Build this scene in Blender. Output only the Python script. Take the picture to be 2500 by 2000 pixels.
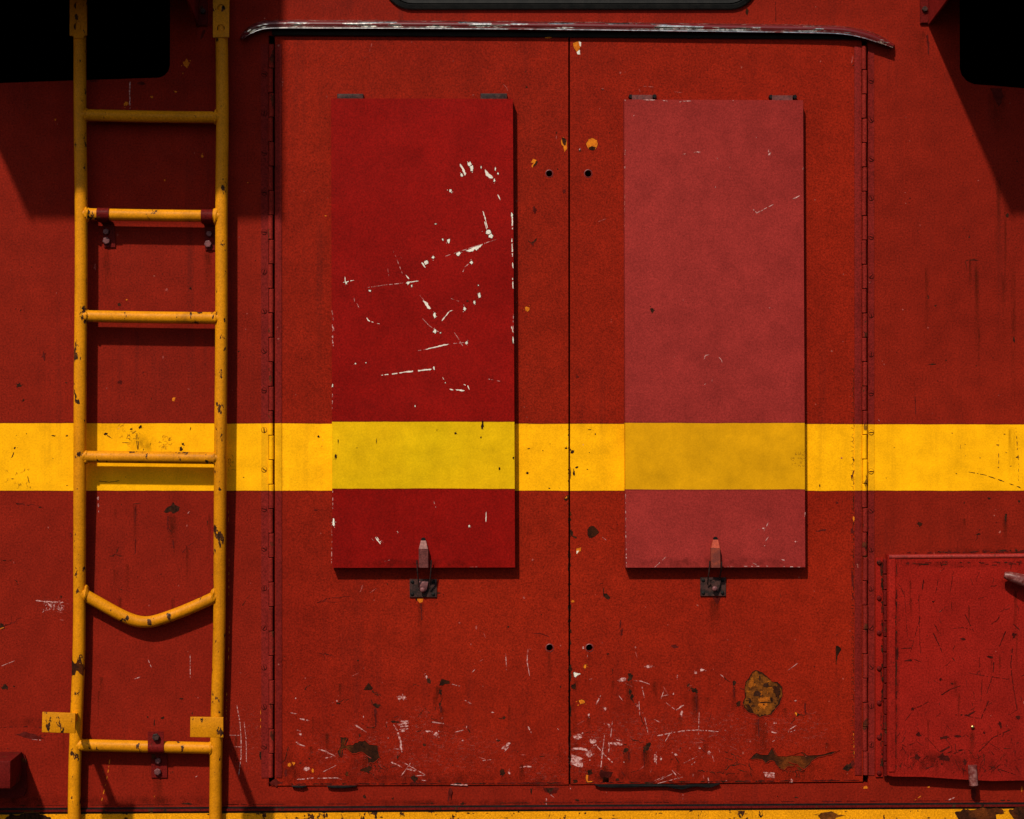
import bpy, bmesh, math, random
from mathutils import Vector, Matrix
from mathutils.geometry import tessellate_polygon

# ------------------------------------------------------------------ clear
for o in list(bpy.data.objects):
    bpy.data.objects.remove(o, do_unlink=True)
scene = bpy.context.scene
COL = scene.collection
R = math.radians

# ------------------------------------------------------------------ camera
S = 0.0012                    # metres on the wall for one photograph pixel
D = 4500 * S                  # distance from the wall
YAW, ROLL, ZC = R(1.96), R(0.085), 2.0
FWD = Vector((math.sin(YAW), math.cos(YAW), 0))
RT0 = Vector((math.cos(YAW), -math.sin(YAW), 0)); UP0 = Vector((0, 0, 1))
RT = RT0 * math.cos(ROLL) + UP0 * math.sin(ROLL)
UP = UP0 * math.cos(ROLL) - RT0 * math.sin(ROLL)
CAM = Vector((0, 0, ZC)) - FWD * D
cam = bpy.data.cameras.new('camera'); cam_o = bpy.data.objects.new('camera', cam); COL.objects.link(cam_o)
cam.sensor_width = 36; cam.lens = 36 * D / (2500 * S); cam.clip_end = 200; cam.clip_start = 0.05
m = Matrix((RT, UP, -FWD)).transposed().to_4x4(); m.translation = CAM
cam_o.matrix_world = m
scene.camera = cam_o

# ------------------------------------------------------------------ light
SUN = Vector((0.45, 1.0, -1.17)).normalized()      # direction the light travels
sun = bpy.data.lights.new('sun', 'SUN'); sun.energy = 4.5; sun.angle = R(1.6); sun.color = (1.0, 0.92, 0.78)
sun_o = bpy.data.objects.new('sun', sun); COL.objects.link(sun_o)
sun_o.rotation_euler = SUN.to_track_quat('-Z', 'Y').to_euler(); sun_o.location = (-2, -4, 6)
world = bpy.data.worlds.new('World'); scene.world = world; world.use_nodes = True
wn = world.node_tree.nodes; wl = world.node_tree.links
sky = wn.new('ShaderNodeTexSky'); sky.sky_type = 'NISHITA'; sky.sun_disc = False
sky.sun_elevation = math.asin(-SUN.z); sky.sun_rotation = math.atan2(-SUN.x, -SUN.y)
sky.dust_density = 2.0; sky.ozone_density = 1.0
wl.new(sky.outputs[0], wn['Background'].inputs[0]); wn['Background'].inputs[1].default_value = 0.085
scene.view_settings.view_transform = 'Standard'; scene.view_settings.look = 'None'
scene.view_settings.exposure = 0.0; scene.view_settings.gamma = 1.0
scene.render.engine = 'CYCLES'

# ------------------------------------------------------------------ pixel -> place on a plane parallel to the wall
def at(px, py, Y=0.0):
    d = FWD * D + RT * ((px - 1250) * S) + UP * ((1000 - py) * S)
    return CAM + d * ((Y - CAM.y) / d.y)

# ------------------------------------------------------------------ materials
def srgb(r, g, b):
    f = lambda c: (c / 12.92 if c <= 0.04045 else ((c + 0.055) / 1.055) ** 2.4)
    return (f(r / 255), f(g / 255), f(b / 255), 1)

class NT:
    def __init__(s, name):
        s.m = bpy.data.materials.new(name); s.m.use_nodes = True
        s.n = s.m.node_tree.nodes; s.l = s.m.node_tree.links; s.b = s.n['Principled BSDF']
        s.pos = s.n.new('ShaderNodeNewGeometry').outputs['Position']
    def link(s, a, b): s.l.new(a, b)
    def val(s, sock, v):
        if hasattr(v, 'is_linked'): s.link(v, sock)
        else: sock.default_value = v
    def mapped(s, sc, off=(0, 0, 0)):
        mp = s.n.new('ShaderNodeMapping'); mp.inputs['Scale'].default_value = sc; mp.inputs['Location'].default_value = off
        s.link(s.pos, mp.inputs[0]); return mp.outputs[0]
    def noise(s, scale, detail=2, rough=0.5, vec=None, dist=0.0):
        t = s.n.new('ShaderNodeTexNoise'); t.inputs['Scale'].default_value = scale
        t.inputs['Detail'].default_value = detail; t.inputs['Roughness'].default_value = rough
        t.inputs['Distortion'].default_value = dist
        s.link(vec if vec is not None else s.pos, t.inputs['Vector']); return t.outputs['Fac']
    def ramp(s, f, a, b, lo=0.0, hi=1.0):
        r = s.n.new('ShaderNodeMapRange'); r.inputs[1].default_value = a; r.inputs[2].default_value = b
        r.inputs[3].default_value = lo; r.inputs[4].default_value = hi
        s.val(r.inputs[0], f); return r.outputs[0]
    def math(s, op, a, b=0.0):
        q = s.n.new('ShaderNodeMath'); q.operation = op; s.val(q.inputs[0], a); s.val(q.inputs[1], b); return q.outputs[0]
    def mix(s, f, a, b, mode='MIX'):
        q = s.n.new('ShaderNodeMix'); q.data_type = 'RGBA'; q.blend_type = mode
        s.val(q.inputs[0], f); s.val(q.inputs[6], a); s.val(q.inputs[7], b); return q.outputs[2]
    def grey(s, v):
        c = s.n.new('ShaderNodeCombineColor')
        for i in range(3): s.link(v, c.inputs[i])
        return c.outputs[0]
    def bump(s, h, strength, dist=0.01, normal=None):
        b = s.n.new('ShaderNodeBump'); b.inputs['Strength'].default_value = strength; b.inputs['Distance'].default_value = dist
        s.link(h, b.inputs['Height'])
        if normal is not None: s.link(normal, b.inputs['Normal'])
        return b.outputs[0]

Z1 = at(1250, 1035, 0).z; Z0 = at(1250, 1198, 0).z          # the yellow stripe, top and bottom

def paint(name, base, base2=None, stripe=None, yellow=None, rough=0.6, spec=0.04, grain=0.95, streak=0.35, spots=0.0,
          rustmask=0.0, yellow2=None, seed=0.0, wave=0.35):
    t = NT(name)
    off = (seed * 3.1, seed * 1.7, seed * 2.3)
    big = t.noise(1.3, 3, 0.55, t.mapped((1, 1, 1), off))
    col = t.mix(t.ramp(big, 0.32, 0.68), base, base2 or base)
    if stripe:
        sx = t.n.new('ShaderNodeSeparateXYZ'); t.link(t.pos, sx.inputs[0])
        wob = t.ramp(t.noise(9, 4, 0.6), 0, 1, -0.0022, 0.0022)
        z = t.math('ADD', sx.outputs[2], wob)
        inside = t.math('MULTIPLY', t.ramp(z, stripe[0] - 0.0006, stripe[0] + 0.0006), t.ramp(z, stripe[1] + 0.0006, stripe[1] - 0.0006))
        outer = t.math('MULTIPLY', t.ramp(z, stripe[0] - 0.0050, stripe[0] - 0.0022), t.ramp(z, stripe[1] + 0.0050, stripe[1] + 0.0022))
        yc = t.mix(t.ramp(t.noise(2.2, 3, 0.5), 0.35, 0.65), yellow, yellow2 or yellow)
        col = t.mix(t.math('MULTIPLY', outer, 0.35), col, (0.05, 0.006, 0.004, 1))     # ridge of older paint along the masking line
        col = t.mix(inside, col, yc)
    # mottled, chalky surface
    mid = t.ramp(t.noise(14, 5, 0.6), 0.3, 0.7, 0.85, 1.15)
    fine = t.ramp(t.noise(200, 3, 0.85), 0.30, 0.70, 1 - grain * 0.55, 1 + grain * 0.55)
    if stripe: fine = t.math('ADD', t.math('MULTIPLY', fine, t.ramp(inside, 0, 1, 1.0, 0.35)), t.ramp(inside, 0, 1, 0.0, 0.65))
    col = t.mix(1.0, col, t.grey(t.math('MULTIPLY', mid, fine)), 'MULTIPLY')
    # rain streaks
    if streak:
        st = t.noise(1.0, 4, 0.6, t.mapped((26, 26, 0.9), off))
        pm = t.ramp(t.noise(2.1, 2, 0.5, t.mapped((1, 1, 1), (5, 2, seed))), 0.42, 0.66)
        col = t.mix(t.math('MULTIPLY', t.math('MULTIPLY', t.ramp(st, 0.52, 0.70), pm), streak), col, (0.025, 0.006, 0.005, 1))
    if spots:
        sp = t.ramp(t.noise(46, 3, 0.6, t.mapped((1, 1, 0.8), off)), 0.735, 0.75)
        col = t.mix(t.math('MULTIPLY', sp, spots), col, (0.022, 0.010, 0.006, 1))
        pk = t.ramp(t.noise(60, 2, 0.5, t.mapped((1, 1, 1), (9.3 + seed, 1, 4))), 0.765, 0.775)
        col = t.mix(t.math('MULTIPLY', pk, spots * 0.7), col, (0.45, 0.16, 0.12, 1))
    if rustmask:
        rm = t.ramp(t.noise(34, 4, 0.65, t.mapped((1, 1, 0.55), off)), 0.615, 0.635)
        rc = t.mix(t.ramp(t.noise(90, 3, 0.6), 0.4, 0.6), (0.012, 0.006, 0.004, 1), (0.07, 0.022, 0.008, 1))
        col = t.mix(t.math('MULTIPLY', rm, rustmask), col, rc)
    t.link(col, t.b.inputs['Base Color'])
    t.link(t.ramp(t.noise(30, 4, 0.6), 0.3, 0.7, rough - 0.08, rough + 0.12), t.b.inputs['Roughness'])
    t.b.inputs['Specular IOR Level'].default_value = spec
    nb = t.bump(t.noise(3.0, 2, 0.4, t.mapped((1, 1, 1), off)), wave, 0.02)
    nb = t.bump(t.noise(240, 3, 0.6), 0.12, 0.0015, nb)
    t.link(nb, t.b.inputs['Normal'])
    return t.m

def plain(name, c, rough=0.7, spec=0.2, metal=0.0, c2=None, scale=60, bump=0.2, lo=0.42, hi=0.58):
    t = NT(name)
    col = t.mix(t.ramp(t.noise(scale, 5, 0.65), lo, hi), c, c2 or c)
    col = t.mix(1.0, col, t.grey(t.ramp(t.noise(320, 2, 0.6), 0.28, 0.72, 0.75, 1.25)), 'MULTIPLY')
    t.link(col, t.b.inputs['Base Color']); t.b.inputs['Roughness'].default_value = rough
    t.b.inputs['Specular IOR Level'].default_value = spec; t.b.inputs['Metallic'].default_value = metal
    t.link(t.bump(t.noise(scale * 2.5, 4, 0.6), bump, 0.002), t.b.inputs['Normal'])
    return t.m

RED = (0.178, 0.0084, 0.0026, 1); RED2 = (0.218, 0.0112, 0.0028, 1)
YEL = (0.80, 0.355, 0.0015, 1); YEL2 = (0.86, 0.395, 0.002, 1)
M = {}
M['wall'] = paint('body_red_paint', (0.160, 0.0086, 0.0034, 1), (0.196, 0.0106, 0.0037, 1), (Z0, Z1), YEL, spots=0.8, streak=0.4, yellow2=YEL2)
M['door'] = paint('door_red_paint', RED, RED2, (Z0, Z1), YEL, spots=0.5, streak=0.25, yellow2=YEL2, seed=2)
zs1 = at(1030, 1030, -0.036).z; zs0 = at(1030, 1193, -0.036).z
M['shutter_crimson'] = paint('crimson_gloss_paint', (0.165, 0.0030, 0.0020, 1), (0.210, 0.0042, 0.0026, 1), (zs0, zs1), (0.58, 0.36, 0.002, 1), streak=0.0,
                             yellow2=(0.66, 0.36, 0.002, 1), rough=0.5, seed=4, wave=0.5, grain=0.75)
zt1 = at(1745, 1033, -0.036).z; zt0 = at(1745, 1195, -0.036).z
M['shutter_pink'] = paint('faded_rose_red_paint', (0.212, 0.0180, 0.0150, 1), (0.248, 0.0225, 0.0185, 1), (zt0, zt1), (0.60, 0.275, 0.002, 1), streak=0.0,
                          yellow2=(0.52, 0.245, 0.002, 1), rough=0.6, seed=6, wave=0.4, grain=0.6)
M['hatch'] = paint('access_hatch_red_paint', (0.240, 0.0090, 0.0050, 1), (0.190, 0.0085, 0.0052, 1), spots=0.9, streak=0.3, seed=8, rough=0.45)
M['hatch_rim'] = paint('hatch_rim_lit_red', (0.27, 0.016, 0.010, 1), (0.22, 0.022, 0.018, 1), rustmask=0.6, streak=0.0, seed=8.5, rough=0.45, spec=0.2)  # lighter copy of the hatch red: light along the top edge painted in
M['ladder'] = paint('ladder_yellow_paint', (0.46, 0.160, 0.002, 1), (0.60, 0.218, 0.002, 1), rustmask=1.0, streak=0.5, seed=3, spec=0.10, rough=0.48, wave=0.3, grain=0.5)
M['sill'] = paint('sill_yellow_paint', (0.62, 0.235, 0.003, 1), (0.70, 0.27, 0.003, 1), rustmask=1.0, streak=0.2, seed=5, rough=0.6)
M['bracket'] = paint('bracket_red_paint', (0.085, 0.0055, 0.0045, 1), (0.12, 0.007, 0.0055, 1), rustmask=0.9, streak=0.0, seed=7, rough=0.5)
M['awning'] = paint('awning_red_paint', (0.15, 0.009, 0.008, 1), (0.18, 0.011, 0.008, 1), streak=0.2, seed=9)
M['knuckle'] = paint('hinge_red_paint', (0.150, 0.0105, 0.008, 1), (0.205, 0.016, 0.010, 1), (Z0, Z1), YEL, rustmask=0.8, streak=0.0, seed=11)
M['leaf'] = paint('hinge_leaf_red_paint', (0.135, 0.009, 0.007, 1), (0.16, 0.011, 0.008, 1), (Z0, Z1), (0.70, 0.32, 0.003, 1), spots=0.6, streak=0.3, seed=12)
M['screw'] = plain('dull_painted_screw', (0.06, 0.008, 0.006, 1), 0.5, 0.3, 0.0, (0.10, 0.012, 0.008, 1))
M['steel'] = plain('dark_rusty_steel', (0.018, 0.010, 0.009, 1), 0.6, 0.15, 0.1, (0.055, 0.022, 0.018, 1), 70)
M['bolt'] = plain('worn_bolt_steel', (0.10, 0.030, 0.032, 1), 0.5, 0.4, 0.2, (0.17, 0.055, 0.055, 1), 90)
M['rubber'] = plain('black_rubber', (0.004, 0.004, 0.004, 1), 0.55, 0.12, 0.0, (0.008, 0.0075, 0.007, 1), 40, 0.1)
M['dark'] = plain('dark_interior', (0.0025, 0.0022, 0.002, 1), 0.9, 0.05)
M['glass'] = plain('dark_window_glass', (0.004, 0.004, 0.005, 1), 0.2, 0.08, bump=0.0)
M['brass'] = plain('brass_stud', (0.65, 0.42, 0.15, 1), 0.25, 0.5, 1.0)
M['pale_lever'] = plain('worn_dusky_lever', (0.11, 0.018, 0.015, 1), 0.4, 0.3, 0.0, (0.24, 0.095, 0.085, 1), 55, 0.2, 0.45, 0.62)
M['latch_a'] = plain('latch_dusky_red', (0.070, 0.011, 0.009, 1), 0.5, 0.35, 0.0, (0.125, 0.026, 0.022, 1), 80)
M['latch_b'] = plain('latch_orange_red', (0.22, 0.034, 0.016, 1), 0.5, 0.3, 0.0, (0.13, 0.022, 0.014, 1), 60)
M['tip'] = plain('latch_worn_tip', (0.22, 0.075, 0.062, 1), 0.5, 0.3, 0.0, (0.14, 0.035, 0.028, 1), 90)
M['tip_b'] = plain('latch_bright_tip', (0.36, 0.050, 0.020, 1), 0.5, 0.15, 0.0, (0.28, 0.035, 0.015, 1), 90)
M['white'] = plain('exposed_cream_primer', (0.72, 0.66, 0.56, 1), 0.7, 0.2, 0.0, (0.62, 0.56, 0.48, 1), 40, 0.1)
M['pink'] = plain('scraped_pale_pink_paint', (0.54, 0.30, 0.28, 1), 0.7, 0.1, 0.0, (0.23, 0.035, 0.025, 1), 150, 0.1, 0.42, 0.58)
M['faint'] = plain('light_scuff', (0.33, 0.07, 0.055, 1), 0.7, 0.1, 0.0, (0.22, 0.022, 0.014, 1), 150, 0.1)
M['chip'] = plain('bare_dark_steel', (0.012, 0.005, 0.003, 1), 0.8, 0.04, 0.0, (0.038, 0.012, 0.006, 1), 110, 0.4)
M['stain'] = plain('dull_dirt_stain', (0.060, 0.0045, 0.003, 1), 0.8, 0.04, 0.0, (0.085, 0.009, 0.0065, 1), 60, 0.2)
M['orange'] = plain('old_orange_coat', (0.60, 0.165, 0.008, 1), 0.7, 0.05, 0.0, (0.45, 0.105, 0.006, 1), 70, 0.2)
def rust(name, dark, mid, bright):
    t = NT(name)
    a = t.noise(22, 9, 0.72); b = t.noise(140, 6, 0.75); c = t.noise(9, 5, 0.6, t.mapped((1, 1, 1), (4, 0, 2)))
    col = t.mix(t.ramp(a, 0.36, 0.60), dark, mid); col = t.mix(t.ramp(c, 0.54, 0.70), col, bright)
    col = t.mix(1.0, col, t.grey(t.ramp(b, 0.3, 0.7, 0.45, 1.5)), 'MULTIPLY')
    t.link(col, t.b.inputs['Base Color']); t.b.inputs['Roughness'].default_value = 0.9; t.b.inputs['Specular IOR Level'].default_value = 0.08
    t.link(t.bump(b, 0.7, 0.0025, t.bump(a, 0.5, 0.006)), t.b.inputs['Normal']); return t.m
M['rust'] = rust('rust', (0.055, 0.015, 0.003, 1), (0.17, 0.046, 0.004, 1), (0.36, 0.090, 0.005, 1))
M['darkrust'] = rust('dark_rust', (0.010, 0.0035, 0.0018, 1), (0.036, 0.0085, 0.0025, 1), (0.13, 0.027, 0.0035, 1))
M['brightrust'] = rust('bright_rust', (0.15, 0.038, 0.004, 1), (0.36, 0.088, 0.005, 1), (0.46, 0.12, 0.006, 1))
M['lip'] = plain('lifted_paint_edge', (0.22, 0.013, 0.004, 1), 0.6, 0.04, 0.0, (0.18, 0.009, 0.003, 1), 60, 0.1)
M['seam'] = plain('dark_paint_edge', (0.032, 0.003, 0.0022, 1), 0.8, 0.04, 0.0, (0.05, 0.006, 0.004, 1), 60, 0.1)
M['crackle'] = plain('yellow_paint_crack', (0.14, 0.055, 0.004, 1), 0.8, 0.1, 0.0, (0.22, 0.085, 0.004, 1), 60, 0.1)

def chrome(name, th):
    t = NT(name)
    mk = t.ramp(t.noise(1.0, 5, 0.62, t.mapped((9, 60, 60), (3.7, 0, 0))), th, th + 0.02)
    col = t.mix(mk, (0.10, 0.004, 0.005, 1), t.mix(t.ramp(t.noise(80, 4, 0.6), 0.4, 0.6), (0.88, 0.84, 0.76, 1), (0.38, 0.37, 0.34, 1)))
    t.link(col, t.b.inputs['Base Color']); t.link(mk, t.b.inputs['Metallic'])
    t.link(t.ramp(mk, 0, 1, 0.32, 0.20), t.b.inputs['Roughness'])
    t.link(t.bump(t.noise(160, 3, 0.5), 0.15, 0.001, t.bump(mk, -0.3, 0.0006)), t.b.inputs['Normal'])
    return t.m
M['chrome'] = chrome('chipped_chrome_ridge', 0.40); M['chrome_red'] = chrome('painted_chrome_trim', 0.55)

# ------------------------------------------------------------------ objects
W = {}
def thing(name, label, cat, loc, group=None, kind=None):
    o = bpy.data.objects.new(name, None); COL.objects.link(o); o.empty_display_size = 0.05
    o.location = loc; W[o.name] = Vector(loc); o['label'] = label; o['category'] = cat
    if group: o['group'] = group
    if kind: o['kind'] = kind
    return o

def add(name, mesh, mat, parent, loc=None, label=None, kind=None):
    """mesh in world coordinates (loc None) or round its own origin placed at loc"""
    if mat is not None and not mesh.materials: mesh.materials.append(mat)
    if loc is None:
        n = len(mesh.vertices); c = Vector((0, 0, 0))
        for v in mesh.vertices: c += v.co
        c /= max(n, 1)
        mesh.transform(Matrix.Translation(-c)); loc = c
    o = bpy.data.objects.new(name, mesh); COL.objects.link(o)
    loc = Vector(loc); W[o.name] = loc
    if parent is not None:
        o.parent = parent; o.location = loc - W[parent.name]
    else: o.location = loc
    if label: o['label'] = label
    if kind: o['kind'] = kind
    return o

def finish(bm, smooth=None):
    bmesh.ops.recalc_face_normals(bm, faces=bm.faces)
    me = bpy.data.meshes.new('mesh'); bm.to_mesh(me); bm.free()
    if smooth is not None:
        for p in me.polygons: p.use_smooth = True
        me.set_sharp_from_angle(angle=R(smooth))
    return me

def prism(pts, yf, yb, bevel=0.0, px=True, smooth=30, seg=2):
    """outline in photograph pixels (read on its front plane yf), extruded back to yb"""
    P = [at(a, b, yf) for a, b in pts] if px else [Vector((a, yf, b)) for a, b in pts]
    bm = bmesh.new()
    f = [bm.verts.new(p) for p in P]; b = [bm.verts.new((p.x, yb, p.z)) for p in P]
    bm.faces.new(f); bm.faces.new(b[::-1]); n = len(P)
    for i in range(n): bm.faces.new((f[i], f[(i + 1) % n], b[(i + 1) % n], b[i]))
    bmesh.ops.recalc_face_normals(bm, faces=bm.faces)
    if bevel > 0:
        fe = [e for e in bm.edges if all(abs(v.co.y - yf) < 1e-7 for v in e.verts)]
        bmesh.ops.bevel(bm, geom=fe, offset=bevel, segments=seg, profile=0.5, affect='EDGES', clamp_overlap=True)
    return finish(bm, smooth)

def rect(x0, y0, x1, y1): return [(x0, y0), (x1, y0), (x1, y1), (x0, y1)]

def rrect(x0, y0, x1, y1, r, n=8):
    out = []
    for cx, cy, a0 in ((x1 - r, y0 + r, -90), (x1 - r, y1 - r, 0), (x0 + r, y1 - r, 90), (x0 + r, y0 + r, 180)):
        for k in range(n + 1):
            a = R(a0 + 90 * k / n); out.append((cx + r * math.cos(a), cy + r * math.sin(a)))
    return out

def circ(cx, cy, r, n=20): return [(cx + r * math.cos(2 * math.pi * k / n), cy + r * math.sin(2 * math.pi * k / n)) for k in range(n)]

def sheet(outer, holes, yf, yb):
    """plate with real holes: front face, outer rim and hole walls"""
    loops = [[at(a, b, yf) for a, b in outer]] + [[at(a, b, yf) for a, b in h] for h in holes]
    flat = [p for l in loops for p in l]
    tris = tessellate_polygon([[Vector((p.x, p.z, 0)) for p in l] for l in loops])
    bm = bmesh.new(); F = [bm.verts.new(p) for p in flat]; B = [bm.verts.new((p.x, yb, p.z)) for p in flat]
    for t in tris:
        try: bm.faces.new([F[i] for i in t])
        except ValueError: pass
    k = 0
    for l in loops:
        n = len(l)
        for i in range(n):
            a, b = k + i, k + (i + 1) % n
            bm.faces.new((F[a], F[b], B[b], B[a]))
        k += n
    bmesh.ops.recalc_face_normals(bm, faces=bm.faces)
    me = finish(bm)
    # the front has to look at the camera
    return me

def tube(path, r, n=14, cap=True, smooth=50, radii=None):
    bm = bmesh.new(); rings = []; path = [Vector(p) for p in path]
    up = Vector((0.13, 1, 0.07)).normalized()
    for i, p in enumerate(path):
        d = (path[min(i + 1, len(path) - 1)] - path[max(i - 1, 0)]).normalized()
        a = d.cross(up).normalized(); b = d.cross(a).normalized(); rr = radii[i] if radii else r
        rings.append([bm.verts.new(p + (a * math.cos(2 * math.pi * k / n) + b * math.sin(2 * math.pi * k / n)) * rr) for k in range(n)])
    for i in range(len(rings) - 1):
        for k in range(n): bm.faces.new((rings[i][k], rings[i][(k + 1) % n], rings[i + 1][(k + 1) % n], rings[i + 1][k]))
    if cap: bm.faces.new(rings[0][::-1]); bm.faces.new(rings[-1])
    return finish(bm, smooth)

def smoothpath(pts, n=6):
    out = []
    for i in range(len(pts) - 1):
        p0 = pts[max(i - 1, 0)]; p1 = pts[i]; p2 = pts[i + 1]; p3 = pts[min(i + 2, len(pts) - 1)]
        for k in range(n):
            t = k / n
            out.append(tuple(0.5 * (2 * p1[j] + (p2[j] - p0[j]) * t + (2 * p0[j] - 5 * p1[j] + 4 * p2[j] - p3[j]) * t * t +
                                    (3 * p1[j] - p0[j] - 3 * p2[j] + p3[j]) * t ** 3) for j in range(len(p1))))
    out.append(tuple(pts[-1])); return out

def dome(r, h, n=14, slot=None):
    """rivet / screw head facing the viewer, round its own origin on the surface"""
    bm = bmesh.new(); rings = []
    for q, (rr, hh) in enumerate(((1, 0), (0.97, 0.45), (0.8, 0.8), (0.45, 0.97))):
        rings.append([bm.verts.new((r * rr * math.cos(2 * math.pi * k / n), -h * hh, r * rr * math.sin(2 * math.pi * k / n))) for k in range(n)])
    for i in range(3):
        for k in range(n): bm.faces.new((rings[i][k], rings[i][(k + 1) % n], rings[i + 1][(k + 1) % n], rings[i + 1][k]))
    bm.faces.new(rings[-1]); return finish(bm, 50)

def hexbolt(r, h, rot=0.2):
    bm = bmesh.new(); A = []; B = []; Cc = []
    for k in range(6):
        a = rot + math.pi * k / 3
        A.append(bm.verts.new((r * math.cos(a), 0, r * math.sin(a)))); B.append(bm.verts.new((r * math.cos(a), -h * 0.85, r * math.sin(a))))
        Cc.append(bm.verts.new((r * 0.82 * math.cos(a), -h, r * 0.82 * math.sin(a))))
    for k in range(6):
        j = (k + 1) % 6; bm.faces.new((A[k], A[j], B[j], B[k])); bm.faces.new((B[k], B[j], Cc[j], Cc[k]))
    bm.faces.new(Cc); return finish(bm)

def lumpy(r, seed, flat=0.7):
    rnd = random.Random(seed); bm = bmesh.new(); bmesh.ops.create_icosphere(bm, subdivisions=3, radius=r)
    from mathutils import noise
    for v in bm.verts:
        v.co *= 1 + 0.35 * noise.noise(v.co * (1.6 / r) + Vector((seed, 0, 0))); v.co.x *= flat
    return finish(bm, 80)

# ------------------------------------------------------------------ wear: outlines cut from the paint, each a thin sheet on its surface
class Wear:
    def __init__(s, parent, Y, seed): s.parent = parent; s.Y = Y; s.rnd = random.Random(seed); s.bins = {}; s.k = 0
    def _put(s, pts, mat, eps):
        s.k += 1; s.bins.setdefault(mat, []).append(([at(a, b, s.Y - eps - 0.000012 * (s.k % 23)) for a, b in pts], s.Y - eps))
    def rough(s, pts, amp, sub=3):
        out = []; n = len(pts)
        for i in range(n):
            a, b = pts[i], pts[(i + 1) % n]
            for k in range(sub):
                t = k / sub; j = amp * (0.5 if k == 0 else 1)
                out.append((a[0] + (b[0] - a[0]) * t + s.rnd.uniform(-j, j), a[1] + (b[1] - a[1]) * t + s.rnd.uniform(-j, j)))
        return out
    def poly(s, pts, mat, amp=1.2, rim=0.0, rimmat='seam', sub=3, eps=0.00035):
        q = s.rough(pts, amp, sub)
        if rim:
            cx = sum(p[0] for p in q) / len(q); cy = sum(p[1] for p in q) / len(q); o = []
            for x, y in q:
                d = math.hypot(x - cx, y - cy) + 1e-6; o.append((x + (x - cx) / d * rim, y + (y - cy) / d * rim))
            s._put(o, rimmat, eps - 0.00017)
        s._put(q, mat, eps)
    def blob(s, x, y, rx, ry, mat, rim=0.0, jit=0.25, rimmat='seam', ang=0.0):
        ang_ = mat in ('chip', 'darkrust', 'stain', 'seam', 'rust'); n = (s.rnd.randint(5, 8) if max(rx, ry) < 3.5 else s.rnd.randint(9, 13)) if ang_ else s.rnd.randint(8, 11); pts = []; ph = s.rnd.random() * 6
        jit = jit * (1.9 if ang_ else 1.5)
        if max(rx, ry) > 2.2 and jit < 0.9:      # crumbs broken off round the chip
            for q in range(s.rnd.randint(1, 4)):
                a = s.rnd.random() * 6.283; d = s.rnd.uniform(1.1, 2.0); c = s.rnd.uniform(0.12, 0.28) * min(rx, ry)
                if c > 0.35: s._put([(x + rx * d * math.cos(a) + c * math.cos(b_ + a) * s.rnd.uniform(0.6, 1.5), y + ry * d * math.sin(a) + c * math.sin(b_ + a) * s.rnd.uniform(0.6, 1.5)) for b_ in (0, 1.6, 3.1, 4.7)], mat, 0.00028)
        for k in range(n):
            a = 2 * math.pi * (k + s.rnd.uniform(-0.25, 0.25)) / n + ph; f = 1 + s.rnd.uniform(-jit, jit)
            u, v = rx * f * math.cos(a), ry * f * math.sin(a)
            pts.append((x + u * math.cos(ang) - v * math.sin(ang), y + u * math.sin(ang) + v * math.cos(ang)))
        s.poly(pts, mat, amp=min(rx, ry) * 0.12, rim=rim, sub=3, rimmat=rimmat)
    def stroke(s, pts, w, mat, w1=None, dash=False, jit=0.55):
        w1 = w if w1 is None else w1
        P = [pts[0]]
        for a, b in zip(pts, pts[1:]):
            L = math.hypot(b[0] - a[0], b[1] - a[1]); n = max(1, int(L / 4))
            for k in range(1, n + 1): P.append((a[0] + (b[0] - a[0]) * k / n, a[1] + (b[1] - a[1]) * k / n))
        runs = [P]
        if dash:
            runs = []; i = 0
            while i < len(P) - 1:
                l = s.rnd.randint(1, 3); runs.append(P[i:i + l + 1]); i += l + s.rnd.randint(1, 2)
        N = len(P)
        for run in runs:
            if len(run) < 2: continue
            L, Rr = [], []
            for i, p in enumerate(run):
                a = run[max(i - 1, 0)]; b = run[min(i + 1, len(run) - 1)]
                d = math.hypot(b[0] - a[0], b[1] - a[1]) + 1e-6; nx, ny = -(b[1] - a[1]) / d, (b[0] - a[0]) / d
                t = i / max(len(run) - 1, 1); ww = (w + (w1 - w) * t) * 0.5 * (0.35 if i in (0, len(run) - 1) else 1)
                ja, jb = 1 + s.rnd.uniform(-jit, jit), 1 + s.rnd.uniform(-jit, jit)
                L.append((p[0] + nx * ww * ja, p[1] + ny * ww * ja)); Rr.append((p[0] - nx * ww * jb, p[1] - ny * ww * jb))
            gap = 0.0 if w > 3.2 else 0.13
            for i in range(len(run) - 1):
                if s.rnd.random() >= gap: s._put([L[i], L[i + 1], Rr[i + 1], Rr[i]], mat, 0.00030)
    def crack(s, x, y, length, ang, mat, w=2.0, wander=0.5, forks=1):
        p = [(x, y)]; a = ang
        base = a
        for _ in range(max(2, int(length / 4))):
            a = base + s.rnd.uniform(-wander, wander) * 1.9; p.append((p[-1][0] + 4 * math.cos(a), p[-1][1] + 4 * math.sin(a)))
        s.stroke(p, w, mat, w * 0.4)
        for _ in range(forks):
            q = s.rnd.choice(p); s.crack(q[0], q[1], length * 0.4, ang + s.rnd.uniform(-1.3, 1.3), mat, w * 0.6, wander, 0)
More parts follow.
